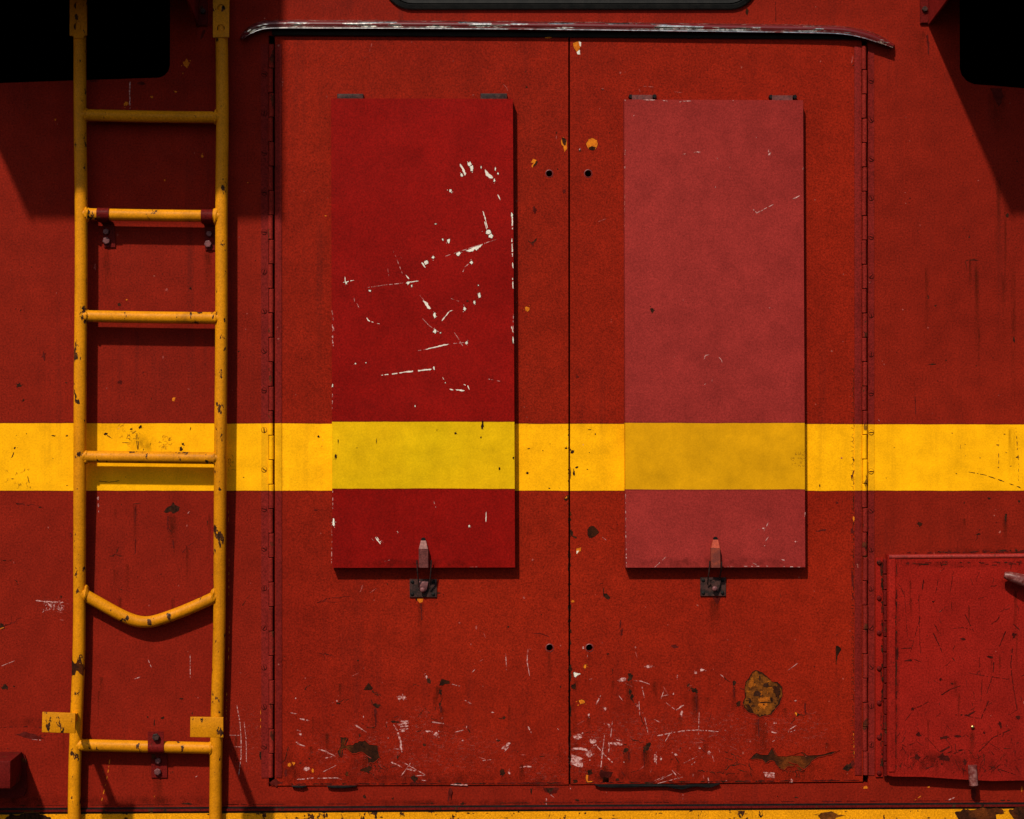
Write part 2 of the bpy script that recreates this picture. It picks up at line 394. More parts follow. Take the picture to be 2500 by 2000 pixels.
    def build(s, names):
        for mat, polys in s.bins.items():
            bm = bmesh.new()
            for P, _ in polys:
                tri = tessellate_polygon([[Vector((p.x, p.z, 0)) for p in P]]) if len(P) > 4 else [(0, 1, 2), (0, 2, 3)] if len(P) == 4 else [(0, 1, 2)]
                V = [bm.verts.new(p) for p in P]
                for t in tri:
                    try: bm.faces.new([V[i] for i in t])
                    except ValueError: pass
            for f in bm.faces:
                f.normal_update()
                if f.normal.y > 0: f.normal_flip()
            me = bpy.data.meshes.new('mesh'); bm.to_mesh(me); bm.free()
            add(names.get(mat, 'paint_wear'), me, M[mat], s.parent, kind='stuff')
def softmat(name, col, amax, lo, hi, scale, stretch):
    t = NT(name); at_ = t.n.new('ShaderNodeAttribute'); at_.attribute_name = 'cover'
    nz = t.ramp(t.noise(scale, 6, 0.7, t.mapped((1, 1, stretch))), lo, hi)
    t.link(t.math('MULTIPLY', t.math('MULTIPLY', at_.outputs['Fac'], nz), amax), t.b.inputs['Alpha'])
    t.b.inputs['Base Color'].default_value = col; t.b.inputs['Roughness'].default_value = 0.85; t.b.inputs['Specular IOR Level'].default_value = 0.03; return t.m
M['bleed'] = softmat('rust_bleed', (0.040, 0.008, 0.003, 1), 0.55, 0.38, 0.62, 45, 0.12)
M['grime'] = softmat('road_grime', (0.018, 0.005, 0.003, 1), 0.38, 0.40, 0.68, 30, 0.8)
M['scuff'] = softmat('chalky_scuff', (0.36, 0.15, 0.125, 1), 0.30, 0.54, 0.76, 80, 2.2)
def soft(parent, Y, marks):
    bins = {}
    for k, (mat, x, y, rx, ry, run) in enumerate(marks): bins.setdefault(mat, []).append((x, y, rx, ry, run, k))
    for mat, L in bins.items():
        bm = bmesh.new(); lay = bm.verts.layers.float.new('cover')
        for x, y, rx, ry, run, k in L:
            nu, nv = 8, 10; g = []
            for j in range(nv + 1):
                row = []
                for i in range(nu + 1):
                    u = i / nu * 2 - 1; v = j / nv * 2 - 1
                    p = at(x + u * rx, y + (v * ry if not run else (v + 1) * ry), Y - 0.00010 - 0.000008 * (k % 16))
                    vt = bm.verts.new(p); fall = max(0.0, 1 - u * u)
                    vt[lay] = (max(0.0, 1 - (u * u + v * v)) if not run else fall * min(1.0, (v + 1) * 6) * max(0.0, 1 - (v + 1) / 2) ** 1.2); row.append(vt)
                g.append(row)
            for j in range(nv):
                for i in range(nu): bm.faces.new((g[j][i], g[j + 1][i], g[j + 1][i + 1], g[j][i + 1]))
        me = bpy.data.meshes.new('mesh'); bm.to_mesh(me); bm.free()
        add({'bleed': 'rust_bleed', 'grime': 'grime', 'scuff': 'chalky_scuff'}[mat], me, M[mat], parent, kind='stuff')
WN = {'white': 'paint_chips', 'pink': 'scratches', 'faint': 'scuffs', 'chip': 'bare_metal_chips', 'stain': 'stains', 'orange': 'undercoat_chips',
      'rust': 'rust_spots', 'darkrust': 'rust_chips', 'seam': 'chip_edges', 'lip': 'lifted_paint', 'crackle': 'paint_cracks'}
def Zm(ox, oy, f): return lambda *p: [(ox + f * x, oy + f * y) for x, y in p] if len(p) > 1 else (ox + f * p[0][0], oy + f * p[0][1])

# ================================================================== THE BODY SIDE
Y_DOOR = -0.004; Y_SH = -0.036; Y_HATCH = -0.030
body = thing('vehicle_body', 'dark red metal vehicle side with one yellow stripe, behind the ladder and the double doors', 'vehicle', at(1250, 2150, 0))
LW = [(-90, -240)] + [(400, -240), (415, -225)] + [(415, 160), (411, 174), (402, 184), (388, 190)] + [(200, 196), (0, 203), (-90, 206)]
RW = [(2343, -240), (2343, 168), (2348, 184), (2360, 198), (2378, 206), (2420, 209), (2500, 216), (2860, 226), (2860, -240)]
CW = rrect(934, -420, 1853, 24, 70)
DOORCUT = [(656, 87), (2119, 99), (2119, 1911.5), (656, 1921)]
add('side_panel', sheet([(-900, -520), (3400, -520), (3400, 1954), (-900, 1978)], [LW, RW, CW, DOORCUT], 0.0, 0.035), M['wall'], body)
add('door_frame_back', prism(rect(600, 40, 2180, 1950), 0.036, 0.05), M['dark'], body)
for (x0, x1) in ((-140, 470), (2290, 2900)):
    bm = bmesh.new(); a = at(x0, -300, 0.0352); b = at(x1, 260, 0.0352)
    # cab behind the opening, its unlit darkness painted as near-black walls: five inner faces
    q = [(a.x, 0.0352, b.z), (b.x, 0.0352, b.z), (b.x, 0.0352, a.z), (a.x, 0.0352, a.z)]
    f = [bm.verts.new(p) for p in q]; k = [bm.verts.new((p[0], 1.0, p[2])) for p in q]
    bm.faces.new(k)
    for i in range(4): bm.faces.new((f[i], f[(i + 1) % 4], k[(i + 1) % 4], k[i]))
    add('cab_interior', finish(bm), M['dark'], body)
# sill: rubber strip, metal lip, yellow beam
def bar(xl, yl, xr, yr, h, yf, yb, bevel): return prism([(xl, yl), (xr, yr), (xr, yr + h), (xl, yl + h)], yf, yb, bevel)
add('sill_rubber_strip', bar(-900, 1978.5, 3400, 1954.5, 4.5, -0.004, 0.03, 0.002), M['rubber'], body)
add('sill_metal_lip', bar(-900, 1983.5, 3400, 1959.5, 5, -0.0075, 0.03, 0.001), M['bracket'], body)
add('sill_gasket', bar(-900, 1989, 3400, 1965, 5, -0.002, 0.03, 0.001), M['rubber'], body)
add('sill_beam', prism([(-900, 1995), (3400, 1971), (3400, 2150), (-900, 2150)], -0.010, 0.10, 0.004), M['sill'], body)
# centre window above the doors
win = thing('window', 'dark window with thick black rubber seal at the top edge, above the chrome drip rail', 'window', at(1393, 24, 0))
outer = rrect(934, -420, 1853, 24, 70); inner = rrect(958, -396, 1829, -2, 52)
def ring(outer, inner, yf, yb, ymid):
    bm = bmesh.new(); n = len(outer)
    lv = []
    for t, y in ((0.0, yb), (0.0, yf * 0.5), (0.12, yf), (0.45, yf * 1.25), (0.55, yf * 0.8), (0.62, yf * 1.2), (0.9, yf), (1.0, ymid)):
        lv.append([bm.verts.new(at(o[0] + (i[0] - o[0]) * t, o[1] + (i[1] - o[1]) * t, y)) for o, i in zip(outer, inner)])
    for a, b in zip(lv, lv[1:]):
        for i in range(n): bm.faces.new((a[i], a[(i + 1) % n], b[(i + 1) % n], b[i]))
    return finish(bm, 40)
add('rubber_seal', ring(outer, inner, -0.010, 0.02, 0.006), M['rubber'], win)
add('glass_pane', prism(rrect(950, -404, 1837, 6, 52), 0.008, 0.014), M['glass'], win)

# ------------------------------------------------------------------ awnings over the two cab openings: their gussets reach into the picture
def awning(x0, x1, label, flange_side):
    a = at((x0 + x1) / 2, -15, 0)
    t = thing('window_hood', label, 'hood', (a.x, 0, a.z), 'hoods over the cab openings')
    dep = -465 * S
    A = at(x0, -15, 0); B = at(x1, -15, 0)
    bm = bmesh.new()
    vs = [bm.verts.new((x, y, z)) for z in (A.z, A.z + 560 * S) for x, y in ((A.x, 0), (B.x, 0), (B.x, dep), (A.x, dep))]
    for f in ((3, 2, 1, 0), (4, 5, 6, 7), (0, 1, 5, 4), (1, 2, 6, 5), (2, 3, 7, 6), (3, 0, 4, 7)): bm.faces.new([vs[i] for i in f])
    add('hood_shell', finish(bm), M['awning'], t)
    zr = at(x0, 62, 0).z
    for x, sd in ((A.x, flange_side), (B.x, flange_side)):
        bm = bmesh.new(); tri = [(0.0, zr), (0.0, A.z - 0.001), (dep, A.z - 0.001), (dep, A.z - 0.014)]
        L = [bm.verts.new((x - 0.003, p[0], p[1])) for p in tri]; Q = [bm.verts.new((x + 0.003, p[0], p[1])) for p in tri]
        bm.faces.new(L); bm.faces.new(Q[::-1])
        for i in range(4): bm.faces.new((L[i], L[(i + 1) % 4], Q[(i + 1) % 4], Q[i]))
        g = add('gusset', finish(bm), M['awning'], t)
        wpx = 20 * S
        bm = bmesh.new(); xa, xb = (x + 0.0035, x + 0.0035 + wpx) if sd > 0 else (x - 0.0035 - wpx, x - 0.0035)
        vs = [bm.verts.new((xx, y, z)) for y in (-0.001, -0.009) for xx, z in ((xa, zr + 0.004), (xb, zr + 0.004), (xb, A.z + 0.05), (xa, A.z + 0.05))]
        for f in ((4, 5, 6, 7), (0, 1, 5, 4), (1, 2, 6, 5), (2, 3, 7, 6), (3, 0, 4, 7)): bm.faces.new([vs[i] for i in f])
        bmesh.ops.recalc_face_normals(bm, faces=bm.faces)
        fe = [e for e in bm.edges if all(abs(v.co.y + 0.009) < 1e-6 for v in e.verts)]
        bmesh.ops.bevel(bm, geom=fe, offset=0.002, segments=2, affect='EDGES')
        fl = add('flange', finish(bm, 30), M['bracket'], g)
        add('bolt', hexbolt(0.0085, 0.008), M['steel'], g, ((xa + xb) / 2, -0.009, zr + 0.045))
awning(-134, 484, 'red box hood on gussets above the black opening behind the ladder', 1)
awning(2268, 2886, 'red box hood on gussets above the black opening at the top right corner', -1)

# ================================================================== DOUBLE DOORS
ld = thing('door_leaf', 'left leaf of the red double door, behind the crimson shutter', 'door', at(1020, 1919, Y_DOOR), 'double door leaves')
rd = thing('door_leaf', 'right leaf of the red double door, large rust patch low down, behind the rose shutter', 'door', at(1750, 1913, Y_DOOR), 'double door leaves')
HL = [(1341, 424, 7.5), (1342, 1582, 8)]; HR = [(1436, 424, 8), (1439, 1582, 8)]
def door(parent, outl, holes):
    add('door_panel', sheet(outl, [circ(x, y, r) for x, y, r in holes], Y_DOOR, 0.03), M['door'], parent)
    for x, y, r in holes:      # drilled hole with a bare rim
        bm = bmesh.new(); o = circ(x, y, r + 2.2, 24); i = circ(x, y, r, 24)
        vo = [bm.verts.new(at(a, b, Y_DOOR - 0.0003)) for a, b in o]; vm = [bm.verts.new(at(a, b, Y_DOOR - 0.0012)) for a, b in circ(x, y, r + 1, 24)]
        vi = [bm.verts.new(at(a, b, Y_DOOR + 0.002)) for a, b in i]
        for A_, B_ in ((vo, vm), (vm, vi)):
            for k in range(24): bm.faces.new((A_[k], A_[(k + 1) % 24], B_[(k + 1) % 24], B_[k]))
        add('hole_rim', finish(bm, 60), M['bolt'], parent)
door(ld, [(671, 89.5), (1387.2, 93.5), (1388, 1915.5), (671, 1918.2)], HL)
door(rd, [(1391.6, 93.5), (2103.5, 100), (2106.5, 1908.3), (1392.4, 1915)], HR)

def knuckle_mesh(r, h):
    bm = bmesh.new(); n = 14; g = 0.0017
    rings = [[bm.verts.new((rr * math.cos(2 * math.pi * k / n), rr * math.sin(2 * math.pi * k / n), z)) for k in range(n)]
             for rr, z in ((r * 0.8, -h / 2 + g * 0.5), (r, -h / 2 + g * 1.3), (r, h / 2 - g * 1.3), (r * 0.8, h / 2 - g * 0.5))]
    for a, b in zip(rings, rings[1:]):
        for k in range(n): bm.faces.new((a[k], a[(k + 1) % n], b[(k + 1) % n], b[k]))
    bm.faces.new(rings[0][::-1]); bm.faces.new(rings[-1]); return finish(bm, 40)
def screw_mesh(r, h):
    bm = bmesh.new(); n = 16
    A_ = [bm.verts.new((r * math.cos(2 * math.pi * k / n), 0, r * math.sin(2 * math.pi * k / n))) for k in range(n)]
    B_ = [bm.verts.new((r * 0.86 * math.cos(2 * math.pi * k / n), -h, r * 0.86 * math.sin(2 * math.pi * k / n))) for k in range(n)]
    for k in range(n): bm.faces.new((A_[k], A_[(k + 1) % n], B_[(k + 1) % n], B_[k]))
    # two half caps with a sunk slot between them
    s = r * 0.22
    top = [bm.verts.new(v.co) for v in B_ if v.co.z > s]; bot = [bm.verts.new(v.co) for v in B_ if v.co.z < -s]
    for grp, sg in ((top, 1), (bot, -1)):
        xs = sorted(grp, key=lambda v: math.atan2(v.co.z * sg, v.co.x)); xr = max(v.co.x for v in grp)
        e1 = bm.verts.new((xr * 1.1, -h, s * sg)); e2 = bm.verts.new((-xr * 1.1, -h, s * sg)); bm.faces.new([e1] + xs + [e2])
        d1 = bm.verts.new((xr * 1.1, -h * 0.2, s * sg)); d2 = bm.verts.new((-xr * 1.1, -h * 0.2, s * sg)); bm.faces.new([e1, e2, d2, d1])
    q = [bm.verts.new((x, -h * 0.2, z)) for x, z in ((r, s), (-r, s), (-r, -s), (r, -s))]; bm.faces.new(q).material_index = 1
    C_ = [bm.verts.new((r * 1.2 * math.cos(2 * math.pi * k / n), -0.0003, r * 1.2 * math.sin(2 * math.pi * k / n))) for k in range(n)]
    for k in range(n): bm.faces.new((C_[k], C_[(k + 1) % n], A_[(k + 1) % n], A_[k])).material_index = 1
    return finish(bm)

def piano_hinge(parent, xk0, xk1, ytop, ybot, wall_x, door_x, screw_x, sy0, sy1, ns, first_long):
    rk = 6.2 * S
    top = at(xk0, ytop, -0.004); bot = at(xk1, ybot, -0.004); n = 30
    hinge = add('piano_hinge', prism([(wall_x[0], ytop), (wall_x[1], ytop), (wall_x[1] + 1, ybot), (wall_x[0] + 1, ybot)], -0.0022, 0.0, 0.0008), M['leaf'], parent)
    add('hinge_leaf', prism([(door_x[0], ytop), (door_x[1], ytop), (door_x[1] + 1, ybot), (door_x[0] + 1, ybot)], Y_DOOR - 0.0026, Y_DOOR, 0.0009), M['leaf'], parent)
    h = (top - bot).length / n; km = knuckle_mesh(rk, h); km.materials.append(M['knuckle']); rnd = random.Random(int(xk0))
    for i in range(n):
        p = top.lerp(bot, (i + 0.5) / n); s = -1 if (i + first_long) % 2 else 1
        add('knuckle', km, None, hinge, (p.x + s * 0.0011, -0.0045 - rnd.uniform(0, 0.0006), p.z))
    sm = screw_mesh(6.0 * S, 0.0016); sm.materials.append(M['leaf']); sm.materials.append(M['seam'])
    for i in range(ns):
        p = at(screw_x, sy0 + (sy1 - sy0) * i / (ns - 1), -0.0022)
        o = add('screw', sm, None, hinge, (p.x, -0.0021, p.z)); o.rotation_euler = (0, rnd.uniform(-1.2, 1.2) + 1.2, 0)
piano_hinge(ld, 661.5, 662, 108, 1899, (637, 655), (671.6, 687.5), 645, 181, 1823, 18, 0)
piano_hinge(rd, 2109.5, 2112, 112, 1893, (2119.5, 2134), (2086, 2103), 2127, 198, 1819, 18, 1)

# ================================================================== SHUTTERS AND LATCHES
def shutter(name, label, pts, mat, pads, padlook):
    t = thing(name, label, 'shutter', at((pts[2][0] + pts[3][0]) / 2, pts[2][1], Y_SH), 'hinged shutters on the double door')
    add('shutter_panel', prism(pts, Y_SH, Y_DOOR - 0.0012, 0.0042, seg=3), M[mat], t)
    for (x0, y0, x1, y1) in pads:
        if padlook == 'dark':
            add('hinge_pad', prism(rect(x0, y0, x1, y1 + 6), -0.021, Y_DOOR, 0.002), M['steel'], t)
        else:
            p = add('hinge_pad', prism(rect(x0 + 9, y0 + 2, x1 - 9, y1 + 6), -0.018, Y_DOOR, 0.002), M['latch_a'], t)
            for bx in (x0 + 5, x1 - 5):
                q = at(bx, y0 + 7, Y_DOOR); add('bolt', hexbolt(0.0068, 0.013), M['rubber'], p, (q.x, Y_DOOR, q.z))
    return t
sh_l = shutter('shutter', 'crimson red shutter with white paint chips, left of the door seam',
               [(808, 240.5), (1252, 241.5), (1257.5, 1385.5), (811.5, 1386.5)], 'shutter_crimson', [(823, 229, 887, 240), (1173, 228, 1238, 241)], 'dark')
sh_r = shutter('shutter', 'faded rose red shutter with few scratches, right of the door seam',
               [(1524, 243), (1960.7, 245), (1966, 1385), (1527.5, 1386)], 'shutter_pink', [(1534, 230, 1602, 243), (1876, 231, 1944, 244)], 'bolts')

def latch(label, lx0, lx1, ytop, plate, body_m, tip_m, wires):
    c = (lx0 + lx1) / 2
    t = thing('toggle_latch', label, 'latch', at(c, plate[3], Y_DOOR), 'toggle latches under the shutters')
    Yl = Y_SH - 0.020
    lev = add('lever', prism([(lx0, ytop + 25), (lx1, ytop + 25), (lx1 + 0.5, 1386), (lx0 + 0.5, 1386)], Yl, Y_SH - 0.002, 0.003), M[body_m], t)
    # sloped worn nose of the lever
    P = [at(lx0 + 0.5, ytop + 26, Yl), at(lx1 - 0.5, ytop + 26, Yl), at(c + 6, ytop + 5, Y_SH - 0.008), at(c - 6, ytop + 5, Y_SH - 0.008)]
    bm = bmesh.new(); f = [bm.verts.new(p) for p in P]; b = [bm.verts.new((p.x, Y_SH - 0.0005, p.z)) for p in P]
    bm.faces.new(f)
    for i in range(4): bm.faces.new((f[i], f[(i + 1) % 4], b[(i + 1) % 4], b[i]))
    add('lever_tip', finish(bm), M[tip_m], t)
    add('lever_stop', prism(circ(c, ytop + 3, 5.5, 12), Y_SH - 0.006, Y_SH, 0.001), M['rubber'], t)
    pl = add('base_plate', prism(rect(*plate), Y_DOOR - 0.005, Y_DOOR, 0.0015), M['steel'], t)
    for rx in (plate[0] + 7, plate[2] - 8):
        for ry in (plate[1] + 7, plate[3] - 7):
            q = at(rx, ry, Y_DOOR - 0.005); add('rivet', dome(0.0052, 0.003), M['rubber'], pl, (q.x, Y_DOOR - 0.005, q.z))
    hook = [(c - 13, plate[1] + 6), (c + 13, plate[1] + 6), (c + 10, plate[1] + 22), (c + 5, plate[3] - 12), (c - 2, plate[3] - 10), (c - 9, plate[1] + 22)]
    add('hook', prism(hook, Y_DOOR - 0.016, Y_DOOR - 0.005, 0.003), M['bolt' if body_m == 'latch_a' else 'steel'], pl)
    q = at(c - 2, plate[3] - 18, Y_DOOR - 0.016); add('hook_pin', dome(0.008, 0.006), M['bolt'], pl, (q.x, Y_DOOR - 0.016, q.z))
    for (xa, ya), (xb, yb) in wires:
        path = [at(xa, ya, Yl + 0.006), at(xa + (xb - xa) * 0.3, ya + (yb - ya) * 0.4, Yl + 0.012), at(xb, yb - 10, Y_DOOR - 0.020), at(xb, yb, Y_DOOR - 0.012)]
        add('wire_bail', tube([Vector(p) for p in smoothpath([tuple(p) for p in path], 4)], 0.0021, 8), M['steel'], t)
latch('dusky red toggle latch with worn pale tip, below the crimson shutter', 1022, 1045, 1315, (1000, 1414, 1066, 1458), 'latch_a', 'tip',
      [((1018, 1368), (1022, 1434)), ((1053, 1368), (1049, 1438))])
latch('orange red toggle latch with bright tip, below the rose shutter', 1736, 1758, 1313, (1710, 1410, 1772, 1455), 'latch_b', 'tip_b',
      [((1733, 1370), (1728, 1428)), ((1762, 1372), (1757, 1420))])

# ================================================================== DRIP RAIL
dr = thing('drip_rail', 'long curved drip rail of chipped chrome and red paint above the double door', 'drip rail', at(1385, 75, 0))
path = smoothpath([(589, 93), (600, 80), (620, 67), (645, 60), (680, 58), (740, 58), (1000, 59), (1385, 62), (1800, 67), (1960, 69.3), (2030, 71), (2068, 74), (2100, 80), (2130, 88.5), (2158, 100), (2182, 112)], 8)
sec = [(0, 9)] + [(2 + 13 * math.sin(R(a)), -1 + 10.5 * math.cos(R(a))) for a in range(0, 95, 8)] + [(14, -5), (12.5, -7), (13, -8.2), (16.5, -8.6), (18, -9.6), (18.2, -11), (17, -12.2), (12, -12.8), (0, -12.5)]
def sweep(path, sec):
    bm = bmesh.new(); rings = []; n = len(path)
    for i, p in enumerate(path):
        a = path[max(i - 1, 0)]; b = path[min(i + 1, n - 1)]; d = math.hypot(b[0] - a[0], b[1] - a[1]); ux, uy = (b[0] - a[0]) / d, (b[1] - a[1]) / d
        tp = min(1.0, 0.45 + 0.55 * min(i, n - 1 - i) / 14)
        rings.append([bm.verts.new(at(p[0] + uy * v * tp, p[1] - ux * v * tp, -u * S * 1.35)) for u, v in sec])
    for a, b in zip(rings, rings[1:]):
        for k in range(len(sec) - 1): bm.faces.new((a[k], a[k + 1], b[k + 1], b[k])).material_index = 0 if 1 <= k <= 6 or 15 <= k <= 17 else 1
    bm.faces.new(rings[0]); bm.faces.new(rings[-1][::-1]); return finish(bm, 35)
rme = sweep(path, sec); rme.materials.append(M['chrome']); rme.materials.append(M['chrome_red'])
add('rail_moulding', rme, None, dr)
add('rail_shade_strip', prism([(664, 71), (2108, 84), (2106, 97), (664, 86)], -0.0035, 0.0, 0.002), M['rubber'], dr)  # black strip that paints in the shade under the rail

# ================================================================== LADDER
lad = thing('ladder', 'yellow steel pipe ladder with one bent rung, fixed to the red side', 'ladder', at(365, 2000, -0.06))
def yl(py): return -(39 if py < 1150 else 39 - 14 * min(1, (py - 1150) / 350)) * S       # it leans to the wall near the bottom
for rail in ([(196, -20), (195, 60), (195, 90), (195.6, 300), (198, 500), (198, 700), (196, 900), (195, 1100), (194.5, 1300), (194, 1500), (192.5, 1600), (189, 1700), (185, 1800), (182, 1900), (181, 2000), (180, 2140)],
             [(541, -40), (541, 60), (541.5, 100), (543, 300), (541, 500), (541, 700), (540, 900), (538, 1100), (537, 1300), (536, 1500), (534, 1600), (531, 1700), (528.5, 1800), (527, 1900), (526, 2000), (525, 2140)]):
    add('rail', tube([at(x, y, yl(y)) for x, y in smoothpath(rail, 4)], 15.0 * S, 20), M['ladder'], lad)
rungs = [[(200, 281), (365, 285), (537, 287)], [(203, 523), (365, 526), (537, 528)], [(203, 772), (365, 775), (537, 777)], [(200, 1115), (365, 1117), (535, 1119)],
         [(200, 1449), (250, 1477), (292, 1500), (325, 1514), (352, 1519), (383, 1515), (438, 1496), (490, 1474), (533, 1454)], [(188, 1819), (350, 1823), (525, 1827)]]
for pts in rungs:
    add('rung', tube([at(x, y, yl(y)) for x, y in smoothpath(pts, 6)], 14.4 * S, 18), M['ladder'], lad)
    for (x, y), sd in ((pts[0], 1), (pts[-1], -1)):
        big = pts in (rungs[1], rungs[4]); rr = (18.5 if big else 16.2) * S
        p = at(x + sd * 10, y, yl(y)); add('weld', lumpy(rr, x * 0.37 + y, 0.45), M['ladder'], lad, p)
for pts, holes in (([(170, -27), (212, -27), (212, 86), (205, 88), (203, 94), (180, 94), (179, 88), (170, 87)], [(190, 14), (189, 65)]),
                   ([(520, -60), (560, -60), (559, 91), (520, 91.5)], [(540, 20), (539, 69)])):
    Yp = yl(0) - 15 * S
    add('end_plate', sheet(pts, [circ(x, y, 9.5, 18) for x, y in holes], Yp - 0.003, Yp + 0.005), M['ladder'], lad)
    for x, y in holes:
        p = at(x, y, Yp); add('bolt', hexbolt(0.0128, 0.002), M['rubber'], lad, (p.x, Yp + 0.0045, p.z))  # black plugs behind the open holes, their inner darkness put into the colour
# flat tabs near the foot
Yt = -225 * S
for tab in ([(103, 1739), (184, 1742), (183, 1791), (102, 1788)], [(464.5, 1751), (545, 1752), (545, 1801.5), (464, 1800)]):
    add('step_tab', prism(tab, Yt, Yt + 0.008, 0.0015), M['ladder'], lad)
    c = sum((at(x, y, Yt) for x, y in tab), Vector()) / 4
    add('step_arm', prism([(c.x - 0.008, c.z - 0.029), (c.x + 0.008, c.z - 0.029), (c.x + 0.008, c.z - 0.009), (c.x - 0.008, c.z - 0.009)], Yt + 0.008, yl(1770), 0.001, px=False), M['ladder'], lad)
# rubbed-through collar on the left rail
bm = bmesh.new(); n = 26; rnd = random.Random(4); pa = at(191.2, 1627, yl(1627)); rows = []
for q in range(2):
    rows.append([])
    for k in range(n):
        a = 2 * math.pi * k / n; rr = 15.0 * S + 0.0006
        dz = (0.016 if q else -0.014) * (0.6 + (rnd.random() ** 2) * 1.6)
        rows[-1].append(bm.verts.new((pa.x + rr * math.cos(a) - 0.03 * dz * 0 , pa.y + rr * math.sin(a), pa.z + dz)))
for k in range(n): bm.faces.new((rows[0][k], rows[0][(k + 1) % n], rows[1][(k + 1) % n], rows[1][k]))
add('rubbed_collar', finish(bm, 60), M['darkrust'], lad)

# clamps: a strap over the rung, its tail bolted to the wall
def clamp(x0, x1, yr, ytop, ytail, bolts, front_bolt, tail_x, lab):
    Yc = yl(yr); rr = 13.6 * S + 0.0035; w0, w1 = at(x0, yr, Yc).x, at(x1, yr, Yc).x; zc = at((x0 + x1) / 2, yr, Yc).z
    prof = []
    zt = at(x0, ytop, Yc - rr).z
    if front_bolt: prof += [(Yc - rr * 0.95, zt)]
    for a in range(70 if not front_bolt else 30, -100, -10): prof.append((Yc - rr * math.cos(R(a)), zc + rr * math.sin(R(a))))
    zb = at(x0, ytail, 0).z; prof += [(-0.012, zc - rr * 1.05), (-0.006, zc - rr * 1.3), (-0.005, zb)]
    tw = tail_x[0] - x0
    bm = bmesh.new(); A_, B_ = [], []; th = 0.003
    for i, (y, z) in enumerate(prof):
        t = max(0.0, min(1.0, (i - (len(prof) - 4)) / 3)); dx = tw * S * t
        A_.append(bm.verts.new((w0 + dx, y, z))); B_.append(bm.verts.new((w1 + (tail_x[1] - x1) * S * t, y, z)))
    for i in range(len(prof) - 1): bm.faces.new((A_[i], A_[i + 1], B_[i + 1], B_[i]))
    bmesh.ops.recalc_face_normals(bm, faces=bm.faces)
    bmesh.ops.solidify(bm, geom=bm.faces[:], thickness=th)
    c = add('clamp', finish(bm, 35), M['bracket'], lad)
    for (bx, by, br) in bolts:
        p = at(bx, by, -0.0085); add('bolt', hexbolt(br * S, 0.007, bx), M['bolt'], c, (p.x, -0.008, p.z))
    if front_bolt:
        p = at(front_bolt[0], front_bolt[1], Yc - rr); add('bolt', hexbolt(front_bolt[2] * S, 0.008), M['steel'], c, (p.x, Yc - rr - 0.001, p.z))
clamp(238, 268, 524, 497, 604, [(259, 566, 7.5), (260, 588, 9)], None, (247, 275), '')
clamp(492, 520, 528, 505, 611, [(511, 571, 7.5), (508, 596, 9)], None, (496, 521), '')
clamp(363, 402, 1824, 1787, 1898, [(386, 1857, 7.5), (385, 1884, 8.5)], (381, 1799, 9), (366, 405), '')

# ================================================================== ACCESS HATCH, bottom right
ha = thing('access_hatch', 'scratched red access hatch with riveted hinge in the lower right corner', 'hatch', at(2500, 1905, Y_HATCH))
pan = [(2167, 1355), (2960, 1349), (2960, 1897), (2700, 1902), (2520, 1905), (2420, 1907), (2330, 1902), (2260, 1897), (2180, 1896), (2167, 1893)]
add('hatch_panel', prism(pan, Y_HATCH, -0.001, 0.012, seg=5, smooth=60), M['hatch'], ha)
add('top_rim', tube([at(x, 1360 - (x - 2170) * 0.0075, Y_HATCH + 0.004) for x in range(2170, 2960, 30)], 6.0 * S, 14), M['hatch_rim'], ha)
add('hinge_leaf', prism([(2170, 1366), (2186, 1364), (2186, 1884), (2170, 1884)], Y_HATCH - 0.003, Y_HATCH, 0.001), M['hatch'], ha)
hl = add('riveted_hinge', prism([(2138, 1362), (2155, 1362), (2155, 1897), (2138, 1897)], -0.005, 0, 0.0012), M['hatch'], ha)
km = knuckle_mesh(5.2 * S, 37 * S); km.materials.append(M['bracket'])
for i in range(14):
    p = at(2161, 1364 + 38 * (i + 0.5), -0.012); add('knuckle', km, None, hl, (p.x + (0.0008 if i % 2 else -0.0008), -0.014, p.z))
rm = dome(6.2 * S, 0.006)
rm.materials.append(M['bracket'])
for y in (1373, 1460, 1545, 1632, 1716, 1800, 1887):
    p = at(2146, y, -0.005); add('rivet', rm, None, hl, (p.x, -0.005, p.z))
p = at(2374, 1775, Y_HATCH); add('stud', dome(0.0062, 0.006), M['brass'], ha, (p.x, Y_HATCH, p.z))
add('bottom_catch', tube([at(2374, 1868, Y_HATCH - 0.008), at(2375, 1890, Y_HATCH - 0.010), at(2377, 1917, Y_HATCH - 0.010)], 0.013, 14), M['pale_lever'], ha)
hp = [at(2452, 1404, Y_HATCH - 0.030), at(2462, 1406, Y_HATCH - 0.032), at(2485, 1413, Y_HATCH - 0.036), at(2520, 1424, Y_HATCH - 0.040), at(2600, 1448, Y_HATCH - 0.044)]
hd = add('handle', tube(hp, 0.01, 14, radii=[0.009, 0.0135, 0.0165, 0.019, 0.021]), M['pale_lever'], ha)
add('handle_post', tube([at(2570, 1440, Y_HATCH), at(2570, 1440, Y_HATCH - 0.044)], 0.018, 14), M['hatch'], ha)

# ================================================================== STEP BRACKET, bottom left
st = thing('step_bracket', 'stubby red step bracket with rusty back plate at the lower left edge', 'bracket', at(10, 1945, 0))
add('back_plate', prism([(-120, 1838), (50, 1838), (60, 1845), (64, 1858), (65, 1928), (58, 1943), (44, 1948), (-120, 1948)], -0.010, 0.0, 0.003), M['bracket'], st)
add('bracket_block', prism([(-150, 1858), (26, 1858), (25, 1926), (-150, 1926)], -0.150, -0.010, 0.004), M['bracket'], st)
wk = Wear(st, -0.010, 3)
wk.poly([(24, 1842), (46, 1843), (58, 1852), (60, 1862), (46, 1858), (34, 1852)], 'rust', 1.0); wk.build(WN)

